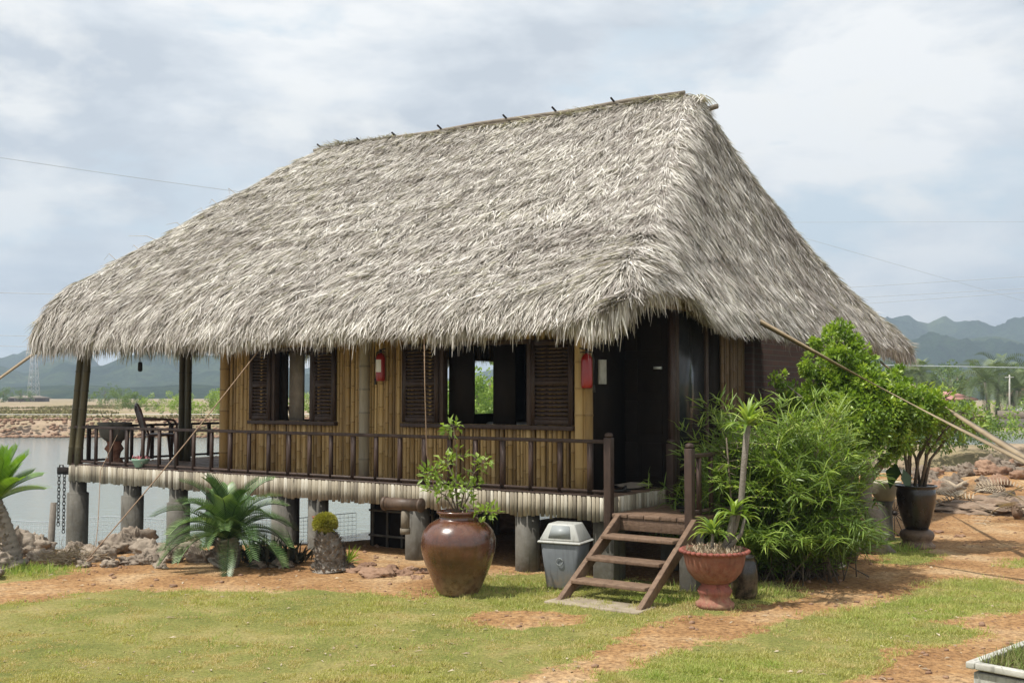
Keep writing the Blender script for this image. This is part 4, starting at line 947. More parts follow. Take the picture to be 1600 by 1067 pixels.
def rosette(q, c, n, ln, wd, rg, up=.5, droop=.45, tilt=(0, 0, 0)):
    for k in range(n):
        a = rg.uniform(0, 2 * math.pi); el = rg.uniform(.0, 1.25) + up * .3; d = Vector((math.cos(a) * math.cos(el), math.sin(a) * math.cos(el), math.sin(el)))
        l_ = ln * rg.uniform(.7, 1.15); pts = []; v_ = d.copy(); cpos = Vector(c); col = rg.uniform(0, 1)
        m = 6; side = v_.cross(Z); 
        if side.length < .01: side = Vector((1, 0, 0))
        side.normalize(); V = []
        for j in range(m):
            w_ = wd * (.55, .9, 1, .85, .5, .08)[j]; up_ = side.cross(v_).normalized()
            V += [tuple(cpos - side * w_ / 2 + up_ * w_ * .2), tuple(cpos), tuple(cpos + side * w_ / 2 + up_ * w_ * .2)]
            cpos = cpos + v_ * l_ / (m - 1); v_ = (v_ - Z * droop * .42 * (1 + .5 * j)).normalized() if math.cos(el) > .15 else v_
        Fc = []
        for j in range(m - 1):
            b = j * 3; Fc += [[b, b + 1, b + 4, b + 3], [b + 1, b + 2, b + 5, b + 4]]
        q.add(V, Fc, col)
rg = random.Random(6)
t = thing('dracaena', UP + Z * .6, 'slender dracaena with pale green leaf tufts growing in the red urn', 'plant')
q = M(); s1 = [UP + Vector((.10, 0, .58)), UP + Vector((.22, 0, .85)), UP + Vector((.30, .02, 1.15)), UP + Vector((.33, .02, 1.5)), UP + Vector((.375, .02, 1.93))]
q.tube(s1, [.05, .038, .033, .032, .036], 9); q.tube([s1[0], UP + Vector((.15, -.03, .75)), UP + Vector((.20, -.04, .98))], [.045, .035, .03], 8)
q.tube([UP + Vector((-.03, -.02, .58)), UP + Vector((-.02, -.02, .78))], [.02, .016], 7); q.tube([UP + Vector((.1, -.05, .58)), UP + Vector((.27, -.08, .78)), UP + Vector((.31, -.08, .95))], [.03, .02, .016], 7)
q.build('stem', bark_grey, t, smooth=True)
for c_, n_, l_, w_, dr_ in ((s1[-1], 46, .34, .042, .35), (UP + Vector((.20, -.04, .97)), 32, .30, .042, .45), (UP + Vector((-.02, -.02, .77)), 30, .30, .045, .45), (UP + Vector((.31, -.08, .95)), 12, .22, .035, .45)):
    q = M(); rosette(q, c_, n_, l_, w_, rg, droop=dr_); q.build('leaf_tuft', lf_lime, t)
p = G(1163, 934); q = M(); q.lathe([(.11, 0), (.145, .06), (.155, .25), (.14, .40), (.115, .45), (.13, .47), (.11, .47), (.1, .40)], 28, c=tuple(p)); tag(q.build('dark_pot', black_glaze, smooth=True), 'small black glazed pot standing behind the red urn', 'pot')

# black pot on clay ring, with a leafy tree
p = G(1433, 855); BP = p; t = thing('black_planter', p, 'tall black glazed planter on a brown clay ring', 'planter')
q = M(); q.lathe([(.25, 0), (.26, .04), (.22, .07), (.2, .1), (.235, .14), (.25, .19), (.23, .24), (.18, .27)], 32, c=tuple(p)); q.build('clay_ring', brown_glaze, t, smooth=True)
q = M(); q.lathe([(.16, .272), (.19, .35), (.23, .48), (.27, .65), (.285, .78), (.275, .86), (.265, .88), (.30, .90), (.30, .92), (.27, .925), (.25, .89)], 40, c=tuple(p)); q.build('pot', black_glaze, t, smooth=True)
q = M(); q.lathe([(.255, .87), (.1, .89), (0, .89)], 20, c=tuple(p)); q.build('soil', soil, t)
stm = []
rg = random.Random(12)
for k in range(9):
    a = k / 9 * 6.28; x0, y0 = .12 * math.cos(a), .12 * math.sin(a); h_ = rg.uniform(.9, 1.45); dx = rg.uniform(-.45, .75) ; dy = rg.uniform(-.35, .35)
    stm.append([(x0, y0, 0), (x0 + dx * .15, y0 + dy * .2, h_ * .45), (x0 + dx * .5, y0 + dy * .6, h_ * .75), (x0 + dx * .9, y0 + dy, h_), (x0 + dx * 1.15, y0 + dy * 1.2, h_ * (.95 if abs(dx) > .4 else 1.15))])
branchy(p + Z * .88, stm, 'leafy green sapling with bare lower stems in the tall black planter', 'planter_tree', 'plant', lf_lime, (.10, .045), 80, rad=.024, spread=.22, seed=8, updir=.0, m_b=bark)
q = M(); c = BP + Vector((-.32, -.1, 1.02)); q.tube([BP + Vector((-.12, 0, .88)), c + Vector((0, 0, .2))], .012, 5)
q.leaves([tuple(c + Vector((0, 0, .25))), tuple(c + Vector((.1, 0, .15)))], [(-.3, -.1, -1), (.15, -.2, -1)], [(-1, -1, .2), (.3, -1, .3)], [.42, .36], [.24, .2], .1, 0, .1); tag(q.build('broad_leaf_plant', lf_cycad), 'broad dark heart-shaped leaves hanging from the rim of the black planter', 'plant')

# big bamboo-palm bush
def bush():
    p = Vector((3.38, 13.75, 0)); t = thing('bamboo_palm_bush', p, 'huge bushy clump of narrow-leaved bamboo palm beside the landing', 'bush'); q = M(); lf = M(); rg = np.random.default_rng(22)
    for k in range(460):
        a = rg.uniform(0, 2 * math.pi); base = Vector((p.x + rg.normal(0, .30), p.y + rg.normal(0, .25), 0))
        el = rg.uniform(.35, 1.4) if k > 120 else rg.uniform(.85, 1.45)
        ln = rg.uniform(.9, 1.5) + 1.1 * max(0, math.sin(el) - .55) / .45 * rg.uniform(.3, 1); h = Vector((math.cos(a), math.sin(a), 0)); pts = []; v_ = h * math.cos(el) * .8 + Z * math.sin(el)
        c = base.copy()
        for j in range(9):
            pts.append(c.copy()); c = c + v_ * ln / 8; v_ = (v_ - Z * (.13 + .035 * j)).normalized() if j > 2 else v_
            if c.x > p.x + .15: c.x -= (c.x - p.x - .15) * .075
            lowest = .12 + .5 * min(1, (c - base).xy.length / 1.0) if j > 3 else 0
            if c.z < lowest: c.z = lowest
        q.tube(pts, np.linspace(.009, .003, 9), 4)
        for j in range(2, 9):
            b = np.array(tuple(pts[j])); tdir = np.array(tuple((pts[j] - pts[j - 1]).normalized())); n = 13 if j > 3 else 6
            az = rg.uniform(0, 2 * math.pi, n); dd = np.stack([np.cos(az), np.sin(az), rg.uniform(-.7, .45, n)], -1) + tdir * 1.0
            N = rg.normal(0, .4, (n, 3)) + [0, 0, 1]
            hv = (b[2] / 2.3); col = np.clip(rg.uniform(0, .75, n) * (.5 + .6 * rg.random()) + .30 * hv, 0, 1)  # leaves lighter with height: sunlit tops painted into the colour
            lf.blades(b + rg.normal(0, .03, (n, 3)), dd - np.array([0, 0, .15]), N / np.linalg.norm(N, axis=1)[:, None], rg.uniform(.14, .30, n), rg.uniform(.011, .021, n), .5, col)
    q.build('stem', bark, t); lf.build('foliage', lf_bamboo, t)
bush()
# feathery twigs by the rail
t = thing('feathery_sapling', D(1118, 760, 12.9), 'sapling with feathery compound leaves beside the landing rail', 'plant'); lf = M(); q = M(); rg = np.random.default_rng(31); c0 = D(1140, 800, 13.0); c0.z = 0.
for k in range(22):
    a = rg.uniform(0, 6.28); b = c0 + Z * rg.uniform(.85, 1.7) + Vector((rg.normal(0, .06), rg.normal(0, .06), 0)); d = Vector((math.cos(a), math.sin(a) * .8 - .1, rg.uniform(-.1, .45))).normalized(); pts = [b + d * .5 * j / 10 - Z * .09 * (j / 10) ** 2 for j in range(11)]
    q.tube(pts, .004, 4); side = d.cross(Z).normalized()
    for j in range(2, 11):
        P = [tuple(pts[j])] * 2; lf.leaves(P, [tuple(side + d * .3), tuple(-side + d * .3)], [(0, 0, 1)] * 2, .085, .026, .1, .2, rg.uniform(.2, 1))
q.tube([c0, c0 + Vector((.02, 0, 1.0)), c0 + Vector((-.03, 0, 1.75))], [.02, .014, .008], 6)
q.build('stem', bark, t); lf.build('foliage', lf_shrub, t)

# shrub tree with clumpy crown behind the bush
def crown(lf, c, r, n, leaf, rg, zsq=.85, m=1):
    """leaves on sub-clumps"""
    nc = max(6, int(n / 70)); d = rg.normal(0, 1, (nc, 3)); d /= np.linalg.norm(d, axis=1)[:, None]
    cc = np.array(tuple(c)) + d * r * (rg.uniform(.25, 1, (nc, 1)) ** .5) * np.array([1, 1, zsq])
    k = rg.integers(0, nc, n); dd = rg.normal(0, 1, (n, 3)); dd /= np.linalg.norm(dd, axis=1)[:, None]
    P = cc[k] + dd * r * .30 * rg.uniform(.2, 1, (n, 1)) ** .5
    Dr = dd + d[k] * .5 + rg.normal(0, .5, (n, 3)); N = rg.normal(0, .7, (n, 3)) + [0, 0, 1.]
    col = np.clip(.5 * rg.uniform(0, 1, n) + .5 * rg.uniform(0, 1, nc)[k] + .12 * dd[:, 2], 0, 1)
    lf.leaves(P, Dr, N, rg.uniform(.7, 1.3, n) * leaf, rg.uniform(.7, 1.3, n) * leaf * .55, .15, .1, col)
    return cc
def shrub_tree():
    p = G(1366, 864); p.z = 0; t = thing('shrub_tree', p, 'dense bright green shrub tree with twisted grey trunk before the brick wall', 'tree'); q = M(); lf = M(); rg = np.random.default_rng(41)
    y = 15.8
    q.tube([p, p + Vector((.08, 0, .35)), p + Vector((-.12, .05, .75)), p + Vector((-.05, .1, 1.15)), p + Vector((-.3, .1, 1.6)), p + Vector((-.45, .1, 2.3))], [.19, .13, .11, .09, .06, .03], 9)
    q.tube([p + Vector((.3, 0, -.02)), p + Vector((.1, 0, .1)), p + Vector((-.05, .05, .4))], [.04, .09, .1], 8)
    q.tube([p + Vector((-.3, -.05, -.02)), p + Vector((-.1, 0, .15)), p + Vector((-.0, .05, .4))], [.04, .08, .1], 8)
    q.tube([p + Vector((-.05, .1, 1.0)), p + Vector((.35, .1, 1.5)), p + Vector((.6, .1, 1.9))], [.07, .05, .03], 7)
    for u, v, r, n in ((1310, 535, .30, 1100), (1335, 565, .28, 900), (1280, 570, .22, 420), (1360, 600, .30, 700), (1290, 640, .42, 1700), (1345, 650, .50, 2200), (1390, 645, .42, 1500), (1240, 630, .32, 800), (1325, 690, .38, 1300), (1420, 620, .34, 900), (1450, 635, .28, 650), (1390, 690, .3, 700), (1400, 590, .18, 260), (1215, 590, .14, 120), (1300, 600, .3, 1100), (1255, 660, .34, 1100), (1370, 630, .36, 1200), (1310, 560, .25, 700), (1430, 660, .3, 900), (1290, 540, .2, 300), (1345, 610, .3, 900)):
        c = D(u, v, y + rg.uniform(-.25, .35)); crown(lf, c, r, int(n * 1.5), .07, rg); q.tube([p + Vector((-.25, .1, 1.5)), (p + Vector((-.25, .1, 1.5))).lerp(c, .6) + Z * .05, c], [.03, .018, .008], 5)
    q.build('trunk', bark_grey, t); lf.build('crown', lf_shrub, t)
shrub_tree()
# small things under and behind it
p = G(1291, 884); q = M(); q.lathe([(.27, 0), (.27, .05), (.19, .07), (.18, .50), (.22, .55), (.22, .60)], 6, c=tuple(p)); tag(q.build('cream_pedestal', cream_ceramic, bevel=.01), 'cream six-sided ceramic pedestal half hidden under the bamboo palm', 'pedestal')
p = G(1322, 878); q = M(); q.lathe([(.13, 0), (.17, .1), (.18, .35), (.2, .5), (.18, .5)], 24, c=tuple(p)); tag(q.build('dark_pot', black_glaze, smooth=True), 'black pot in the shade between cream pedestal and twisted trunk', 'pot')
p = D(1383, 800, 17.0); p.z = .62; t = thing('cream_planter', p, 'small cream bowl planter behind the twisted trunk', 'planter')
q = M(); q.lathe([(.12, 0), (.2, .12), (.25, .27), (.26, .3), (.23, .3), (.2, .2)], 24, c=tuple(p)); q.build('bowl', cream_ceramic, t, smooth=True)
q = M(); q.lathe([(.16, -.62), (.12, -.5), (.1, -.1), (.13, 0)], 16, c=tuple(p)); q.build('foot', concrete, t, smooth=True)
p = D(1398, 838, 17.6); p.z = .37; t = thing('cart_wheel', p, 'old spoked wheel leaning behind the black planter', 'wheel')
q = M(); cs = [(p.x + .36 * math.cos(a), p.y + .04 * math.sin(a), p.z + .36 * math.sin(a)) for a in np.linspace(0, 2 * math.pi, 33)]; q.tube(cs, .03, 8, cap=False); q.build('tyre', black_p, t)
q = M()
for k in range(16): q.tube([p, (p.x + .34 * math.cos(k / 16 * 6.283), p.y, p.z + .34 * math.sin(k / 16 * 6.283))], .006, 4)
q.tube([p - Vector((0, .06, 0)), p + Vector((0, .06, 0))], .035, 8); q.build('spokes', iron, t)

gm2_ = mat('dry_grass', (.20, .17, .09), (.20, .22, .07), .8, 3., .8, 0, trans=.2, c3=(.22, .32, .08))
# concrete trough at the lower right
A = Vector((2.98, 7.25, 0)); e1_ = Vector((.736, .677, 0)); e2_ = Vector((.60, -.80, 0)).normalized(); e2_ = Vector((.677, -.736, 0))
t = thing('concrete_trough', A + e1_ * .6 + e2_ * .32, 'pale concrete planter trough at the lower right corner', 'trough')
q = M(); ln_, wd_ = 1.25, .62; c0 = A + e1_ * ln_ / 2 + e2_ * wd_ / 2
for (c, hx, hy) in ((A + e1_ * ln_ / 2 + e2_ * .03, ln_ / 2, .03), (A + e1_ * ln_ / 2 + e2_ * (wd_ - .03), ln_ / 2, .03), (A + e1_ * .03 + e2_ * wd_ / 2, .03, wd_ / 2 - .062), (A + e1_ * (ln_ - .03) + e2_ * wd_ / 2, .03, wd_ / 2 - .062)):
    q.pbox((c.x, c.y, .485), e1_ * hx, e2_ * hy, Z * .022)
q.build('rim', concrete_light, t, bevel=.008)
q = M(); q.pbox((c0.x, c0.y, .25), e1_ * (ln_ / 2 - .035), e2_ * (wd_ / 2 - .035), Z * .19); q.build('basin', concrete_light, t, bevel=.01)
q = M(); q.pbox((c0.x, c0.y, .03), e1_ * (ln_ / 2 - .2), e2_ * (wd_ / 2 - .1), Z * .03); q.build('foot', concrete, t)
q = M(); q.pbox((c0.x, c0.y, .455), e1_ * (ln_ / 2 - .062), e2_ * (wd_ / 2 - .062), Z * .012); q.build('soil', soil, t)
q = M(); rg = np.random.default_rng(3); n = 2600; P = np.array(tuple(c0)) + np.array(tuple(e1_)) * rg.uniform(-.55, .55, (n, 1)) + np.array(tuple(e2_)) * rg.uniform(-.24, .24, (n, 1)); kp = fbm(P[:, 0] * 6, P[:, 1] * 6, 4) > .42; P = P[kp]; n = len(P); P[:, 2] = .46
q.blades(P, rg.normal(0, .45, (n, 3)) + [0, 0, 1], rg.normal(0, 1, (n, 3)), rg.uniform(.04, .13, n), .006, .3, rg.uniform(0, 1, n)); tag(q.build('trough_grass', gm2_), 'thin green grass growing in the concrete trough', 'grass', kind='stuff')

# ------------------------------------------------------------------ cycads
def frond(lf, q, c, a, el, ln, rg, leaf=.16, arch=.5, n=38, w=.014):
    h = Vector((math.cos(a), math.sin(a), 0)); v_ = h * math.cos(el) + Z * math.sin(el); p = Vector(c); pts = []
    for j in range(n + 1):
        pts.append(p.copy()); p = p + v_ * ln / n; v_ = (v_ - Z * arch / n * (1 + 1.2 * j / n)).normalized()
    q.tube(pts[::3] + [pts[-1]], np.linspace(.011, .004, len(pts[::3]) + 1), 4)
    P = []; Dd = []; N = []; Ls = []
    for j in range(3, n + 1):
        t_ = (pts[j] - pts[j - 1]).normalized(); side = t_.cross(Z).normalized(); up = side.cross(t_)
        f = j / n; l_ = leaf * (math.sin(min(1, f * 1.02) * math.pi * .92) ** .45 * .9 + .12)
        for sg in (-1, 1):
            P.append(tuple(pts[j])); Dd.append(tuple(side * sg * (1 - .3 * f) + t_ * (.32 + .5 * f) + up * .38)); N.append(tuple(up)); Ls.append(l_)
    n_ = len(P); lf.blades(P, Dd, N, np.array(Ls), w, .2, np.clip(rg.gauss(.4, .25) + np.random.default_rng(int(a * 1e4) % 9999).uniform(-.15, .3, n_), 0, 1))
def cycad(p, top, nf, ln, lab, m_leaf, seed, r0=.13, r1=.10, els=(-.1, 1.35), w=.016, leaf=.17, arch=.9):
    rg = random.Random(seed); t = thing('cycad', p, lab, 'cycad', 'cycads along the shore'); q = M(); m = 22
    pts = []; rr = []
    for k in range(m + 1):
        f = k / m; c = Vector(p).lerp(Vector(top), f) + Vector((.04 * math.sin(f * 3), 0, 0)); pts.append(c); rr.append((r0 * (1 - f) + r1 * f) * (1 + (.10 if k % 2 else -.06)) + (.07 if k < 2 else 0))
    q.tube(pts, rr, 14, np.array([.2 + .6 * (k % 2) for k in range(m + 1)])); rgn = np.random.default_rng(seed); n = 260
    f = rgn.uniform(0, 1, n); az = rgn.uniform(0, 6.283, n); base = np.array(tuple(p)); tp = np.array(tuple(top)); rad = r0 * (1 - f) + r1 * f
    P = base + (tp - base) * f[:, None] + np.stack([np.cos(az), np.sin(az), 0 * az], -1) * rad[:, None] * .95
    q.blades(P, np.stack([np.cos(az), np.sin(az), 1.2 + 0 * az], -1), np.stack([-np.cos(az), -np.sin(az), 1 + 0 * az], -1), .06, .04, .1, rgn.uniform(0, 1, n))
    q.build('trunk', bark_grey, t)
    q = M(); lf = M()
    for k in range(nf):
        frond(lf, q, Vector(top) + Vector((rg.uniform(-.03, .03), rg.uniform(-.03, .03), -.02)), k * 2.399 + rg.uniform(-.2, .2), els[0] + (els[1] - els[0]) * (k / nf) ** .8, ln * rg.uniform(.85, 1.1), rg, leaf=leaf, w=w, arch=arch)
    q.build('rachis', m_leaf, t); lf.build('fronds', m_leaf, t)
pc = G(352, 884); cycad(pc, (pc.x + .02, pc.y, .36), 44, .98, 'dark green cycad with a wide crown among the rocks before the hut', lf_cycad, 3, r0=.17, r1=.13, w=.018, leaf=.18, arch=1.15, els=(.22, 1.42))
pl_ = G(22, 884); pl_.z = 0; cycad(pl_, tuple(D(-8, 782, pl_.y)), 26, .70, 'young bright green cycad on a leaning trunk at the left edge', lf_cycad_b, 9, r0=.115, r1=.075, els=(.5, 1.45), w=.018, leaf=.18, arch=.4)
pm = G(516, 890); t = thing('cut_cycad', pm, 'stubby cycad trunk topped by a yellow-green ball of new leaves', 'cycad', 'cycads along the shore'); q = M()
pts = [pm + Vector((.02, 0, 0)), pm + Vector((.01, 0, .08)), pm + Vector((0, 0, .2)), pm + Vector((-.03, 0, .34)), pm + Vector((-.06, 0, .46))]
pp = []; rr = []
for k in range(17):
    f = k / 16 * 4; i = min(3, int(f)); pp.append(pts[i].lerp(pts[i + 1], f - i)); rr.append(np.interp(k / 16, [0, .2, .5, .8, 1], [.29, .22, .19, .17, .12]) * (1.03 if k % 2 else .97) * rg.uniform(.95, 1.05) if 0 else np.interp(k / 16, [0, .12, .3, .5, .8, 1], [.30, .22, .19, .20, .165, .11]) * (1.02 if k % 2 else .98))
q.tube(pp, rr, 16, np.array([.15 + .5 * (k % 2) for k in range(17)]))
rgs = np.random.default_rng(3); n = 700; f = rgs.uniform(0, 1, n) ** .9; az = rgs.uniform(0, 6.283, n); PP = np.array([tuple(a) for a in pp]); C = np.stack([np.interp(f * 16, range(17), PP[:, i]) for i in range(3)], -1); rad = np.interp(f * 16, range(17), rr)
dv = np.stack([np.cos(az), np.sin(az), 0 * az], -1); q.blades(C + dv * rad[:, None] * .93, dv + [0, 0, 1.3] + rgs.normal(0, .25, (n, 3)), dv * -1 + [0, 0, 1.], rgs.uniform(.04, .08, n), .045, .1, rgs.uniform(0, 1, n)); q.build('trunk', bark_grey, t)
q = M(); n = 1500; rgn = np.random.default_rng(2); d = rgn.normal(0, 1, (n, 3)); d[:, 2] = np.abs(d[:, 2]) * 1.0 - .25; d /= np.linalg.norm(d, axis=1)[:, None]; c = pm + Vector((-.07, 0, .58))
q.blob(tuple(c), .13, .13, .12, .1, 2, 8, .2); q.leaves(np.array(tuple(c)) + d * .11, d + rgn.normal(0, .3, (n, 3)), rgn.normal(0, 1, (n, 3)), .07, .025, r=rgn.uniform(0, 1, n)); q.build('leaf_ball', lf_yellow, t)
def tuft(p, n, h, lab, m_, name, seed, wd=.02, spread=.1, cat='plant', group=None):
    rgn = np.random.default_rng(seed); q = M(); P = np.array(tuple(p)) + np.stack([rgn.normal(0, spread, n), rgn.normal(0, spread, n), 0 * rgn.normal(0, 1, n)], -1)
    q.leaves(P, rgn.normal(0, .55, (n, 3)) + [0, 0, 1], rgn.normal(0, 1, (n, 3)), rgn.uniform(.5, 1, n) * h, wd, .2, .3, rgn.uniform(0, 1, n)); return tag(q.build(name, m_), lab, cat, group)
tuft(G(543, 880), 26, .32, 'small green palm seedling right of the stubby cycad', lf_shrub, 'palm_seedling', 5, .03, .02)
tuft(G(420, 878), 90, .45, 'dark withered weeds between the wide cycad and the stilts', lf_dark, 'dark_weeds', 6, .05, .2)
tuft(G(460, 880), 60, .38, 'dark purplish weeds beside the stubby cycad', lf_dark, 'dark_weeds', 7, .05, .14)
tuft(G(395, 872), 50, .3, 'low green weeds on the shore right behind the wide cycad', lf_cycad, 'green_weeds', 8, .05, .12)
t = G(487, 868); q = M(); q.lathe([(.06, .38), (.10, .5), (.11, .52), (.08, .52)], 16, c=(t.x + .05, t.y + .3, 0)); q.lathe([(.03, 0), (.03, .38)], 8, c=(t.x + .05, t.y + .3, 0)); tag(q.build('clay_saucer', terracotta), 'small red clay pot on a stick before the stilts', 'pot')

# ------------------------------------------------------------------ rocks
rg = random.Random(5)
rk = [(20, 868, .30), (52, 862, .26), (120, 868, .22), (150, 874, .20), (185, 862, .24), (212, 852, .26), (238, 868, .24), (262, 876, .18), (225, 880, .16), (200, 880, .13), (132, 884, .12), (285, 868, .20), (300, 850, .16), (170, 884, .11), (322, 876, .22), (440, 884, .14), (402, 886, .10), (-10, 890, .24), (-30, 905, .22), (252, 886, .10), (60, 874, .16)]
for i, (u, v, r) in enumerate(rk):
    p = G(u, v); q = M(); k = rg.uniform(.8, 1.2)
    q.blob((0, 0, r * .35), r * k * 1.1, r * .9, r * .75, .42, i * 7 + 1, 30, rg.random(), 1.5, .24); o = q.build('rock', rock_m, smooth=False); o.location = (p.x, p.y, p.z - .04)
    o.rotation_euler = (0, 0, rg.uniform(0, 6)); big = 'large' if r > .21 else 'small'
    where = 'at the foot of the leaning cycad' if u < 80 else 'round the guy rope anchor' if u < 190 else 'before the left veranda stilts' if u < 310 else 'beside the wide cycad'
    tag(o, f'{big} jagged grey-brown rock {where}', 'rock', f'{big} rocks {where}')
for i, (u, v, r) in enumerate([(590, 900, .15), (610, 893, .12), (560, 893, .10), (545, 888, .09), (575, 884, .08), (630, 898, .10), (642, 890, .08), (660, 895, .09), (650, 904, .07), (705, 888, .12), (790, 850, .30), (770, 840, .28), (812, 845, .24), (1465, 832, .08), (1500, 838, .07)]):
    if i in (10, 11, 12): p = Vector(D(u, 830, 17.3 + i * .1)); p.z = .08
    else: p = G(u, v)
    q = M(); q.blob((0, 0, r * .25), r * 1.3, r, r * .6, .4, i * 5 + 2, 22, rg.random(), 1.5, .2); o = q.build('red_stone', redrock_m, smooth=False); o.location = (p.x, p.y, p.z - .02)
    where = 'pale rubble boulder in the shade under the deck' if i in (10, 11, 12) else 'small reddish stone on the bare earth by the frond heap' if i > 12 else ('large flat' if r > .11 else 'small') + ' reddish stone on bare earth between stubby cycad and big jar'
    tag(o, where, 'stone', where + ' (set)' if 0 else where)
# clods, gravel (uncountable)
q = M(); rgn = np.random.default_rng(77); n = 5200
u_ = rgn.uniform(-6, 9, n); y_ = rgn.uniform(8.4, 26, n); x_ = u_ / 12 * y_
kp = (lawn(x_, y_) < .25) & (y_ < np.interp(x_, SHORE[:, 0], SHORE[:, 1]) - .1) & (rgn.uniform(0, 1, n) < .15 + 1.1 * (fbm(x_ * .9, y_ * .9, 44) > .5)); x_, y_ = x_[kp], y_[kp]; zz_ = height(x_, y_)
for x, y, z in zip(x_, y_, zz_):
    r = .008 + .022 * rgn.random() ** 3 + (.012 if rgn.random() < .02 else 0)
    q.blob((x, y, z + r * .3), r * 1.3, r, r * .7, .35, int(rgn.integers(99)), 3, .3 + .7 * rgn.random())
tag(q.build('gravel', redrock_m), 'scattered gravel and clods on the bare reddish earth', 'gravel', kind='stuff')

# ------------------------------------------------------------------ grass
rgn = np.random.default_rng(100); n = 560000
y_ = 8.2 + (17.2 - 8.2) * rgn.uniform(0, 1, n) ** 1.35; x_ = y_ * rgn.uniform(-.50, .50, n)
mk = lawn(x_, y_); kp = (rgn.uniform(0, 1, n) < mk * .98) & ~((x_ > 2.95) & (y_ < 7.9)); x_, y_ = x_[kp], y_[kp]; n = len(x_)
P = np.stack([x_, y_, height(x_, y_) - .004], -1)
lush = fbm(x_ * .9, y_ * .9, 63, 5) + .20 * np.exp(-((x_ - .9) ** 2 / 6 + (y_ - 12.6) ** 2 / 1.2)) + .10 * sst(.5, 3, x_) - .10 * sst(-1, -5, x_)
tuf = fbm(x_ * 6, y_ * 6, 64, 3)
q = M(); hgt = (.010 + .026 * rgn.uniform(0, 1, n)) * (.45 + 1.15 * sst(.42, .75, tuf)) * (.55 + .9 * sst(.38, .62, lush))
q.blades(P, np.stack([rgn.normal(0, .6, n), rgn.normal(0, .6, n), np.ones(n)], -1), np.stack([rgn.normal(0, 1, n), rgn.normal(0, 1, n), .2 + 0 * x_], -1), hgt, rgn.uniform(.004, .009, n), .3, np.clip(.03 + 1.15 * (lush - .24) + rgn.normal(0, .09, n) - .34 * sst(.52, .68, fbm(x_ * 2.2 + 7, y_ * 4.0, 67, 4)), 0, 1))
gm_ = mat('grass_blade', (.52, .42, .22), (.42, .42, .145), .7, .8, .95, 0, trans=.3, c3=(.20, .34, .055), spec=.2)
tag(q.build('grass', gm_), 'short patchy lawn of green and straw coloured grass', 'grass', kind='stuff')
q = M(); n = 26000; rgn = np.random.default_rng(101)
y_ = rgn.uniform(9, 17, n); x_ = y_ * rgn.uniform(-.5, .58, n); mk = lawn(x_, y_); cl = fbm(x_ * 2.6, y_ * 2.6, 71, 3)
kp = (mk > .15) & (cl > .60) | ((np.abs(mk - .3) < .2) & (rgn.uniform(0, 1, n) < .3)); x_, y_ = x_[kp], y_[kp]; n = len(x_)
P = np.stack([x_, y_, height(x_, y_) - .004], -1)
q.blades(P, np.stack([rgn.normal(0, .5, n), rgn.normal(0, .5, n), np.ones(n)], -1), np.stack([rgn.normal(0, 1, n), rgn.normal(0, 1, n), .2 + 0 * x_], -1), rgn.uniform(.03, .075, n), .006, .4, rgn.uniform(.35, .95, n))
tag(q.build('weeds', gm_), 'longer grass tufts at the edges of the lawn', 'weeds', kind='stuff')
# ragged weeds by rocks, planter, under the bush
for (u, v, sd, n, h, lab) in ((45, 893, .28, 420, .13, 'green weeds at the foot of the leaning cycad'), (1150, 925, .30, 500, .10, 'lush grass tufts round the foot of the red urn'), (1400, 860, .18, 260, .13, 'weeds beside the foot of the black planter'), (720, 925, .3, 500, .06, 'grass tufts round the foot of the big jar'), (880, 915, .34, 500, .06, 'grass tufts round the foot of the swing bin'), (1050, 940, .15, 300, .09, 'grass tufts at the foot of the wooden stairs')):
    rgn = np.random.default_rng(u); p = G(u, v); q = M(); P = np.stack([p.x + rgn.normal(0, sd, n), p.y + rgn.normal(0, sd * .6, n), np.full(n, -.005)], -1)
    q.blades(P, rgn.normal(0, .45, (n, 3)) + [0, 0, 1], rgn.normal(0, 1, (n, 3)), rgn.uniform(.4, 1.2, n) * h, .009, .4, rgn.uniform(.55, 1, n)); tag(q.build('weeds', gm_), lab, 'weeds', kind='stuff')
# fallen dry straw
q = M(); rgn = np.random.default_rng(8); n = 500; c = G(108, 878)
P = np.array(tuple(c)) + np.stack([rgn.normal(0, .16, n), rgn.normal(0, .14, n), rgn.uniform(0, .14, n)], -1); q.blades(P, rgn.normal(0, 1, (n, 3)) * [1, 1, .4], rgn.normal(0, 1, (n, 3)), rgn.uniform(.1, .3, n), .008, .4, rgn.uniform(0, .8, n)); tag(q.build('straw_pile', lf_dead), 'small heap of dry brown straw between the rocks', 'straw')

q = M(); rgn = np.random.default_rng(88); n = 620; y_ = rgn.uniform(8.6, 15.5, n); x_ = y_ * rgn.uniform(-.48, .52, n)
q.leaves(np.stack([x_, y_, height(x_, y_) + .012], -1), np.stack([rgn.normal(0, 1, n), rgn.normal(0, 1, n), rgn.normal(0, .12, n)], -1), np.stack([rgn.normal(0, .3, n), rgn.normal(0, .3, n), np.ones(n)], -1), rgn.uniform(.03, .09, n), rgn.uniform(.008, .03, n), .2, .1, rgn.uniform(0, 1, n)); tag(q.build('leaf_litter', lf_dead), 'dry leaves and straw bits scattered over lawn and path', 'leaf litter', kind='stuff')
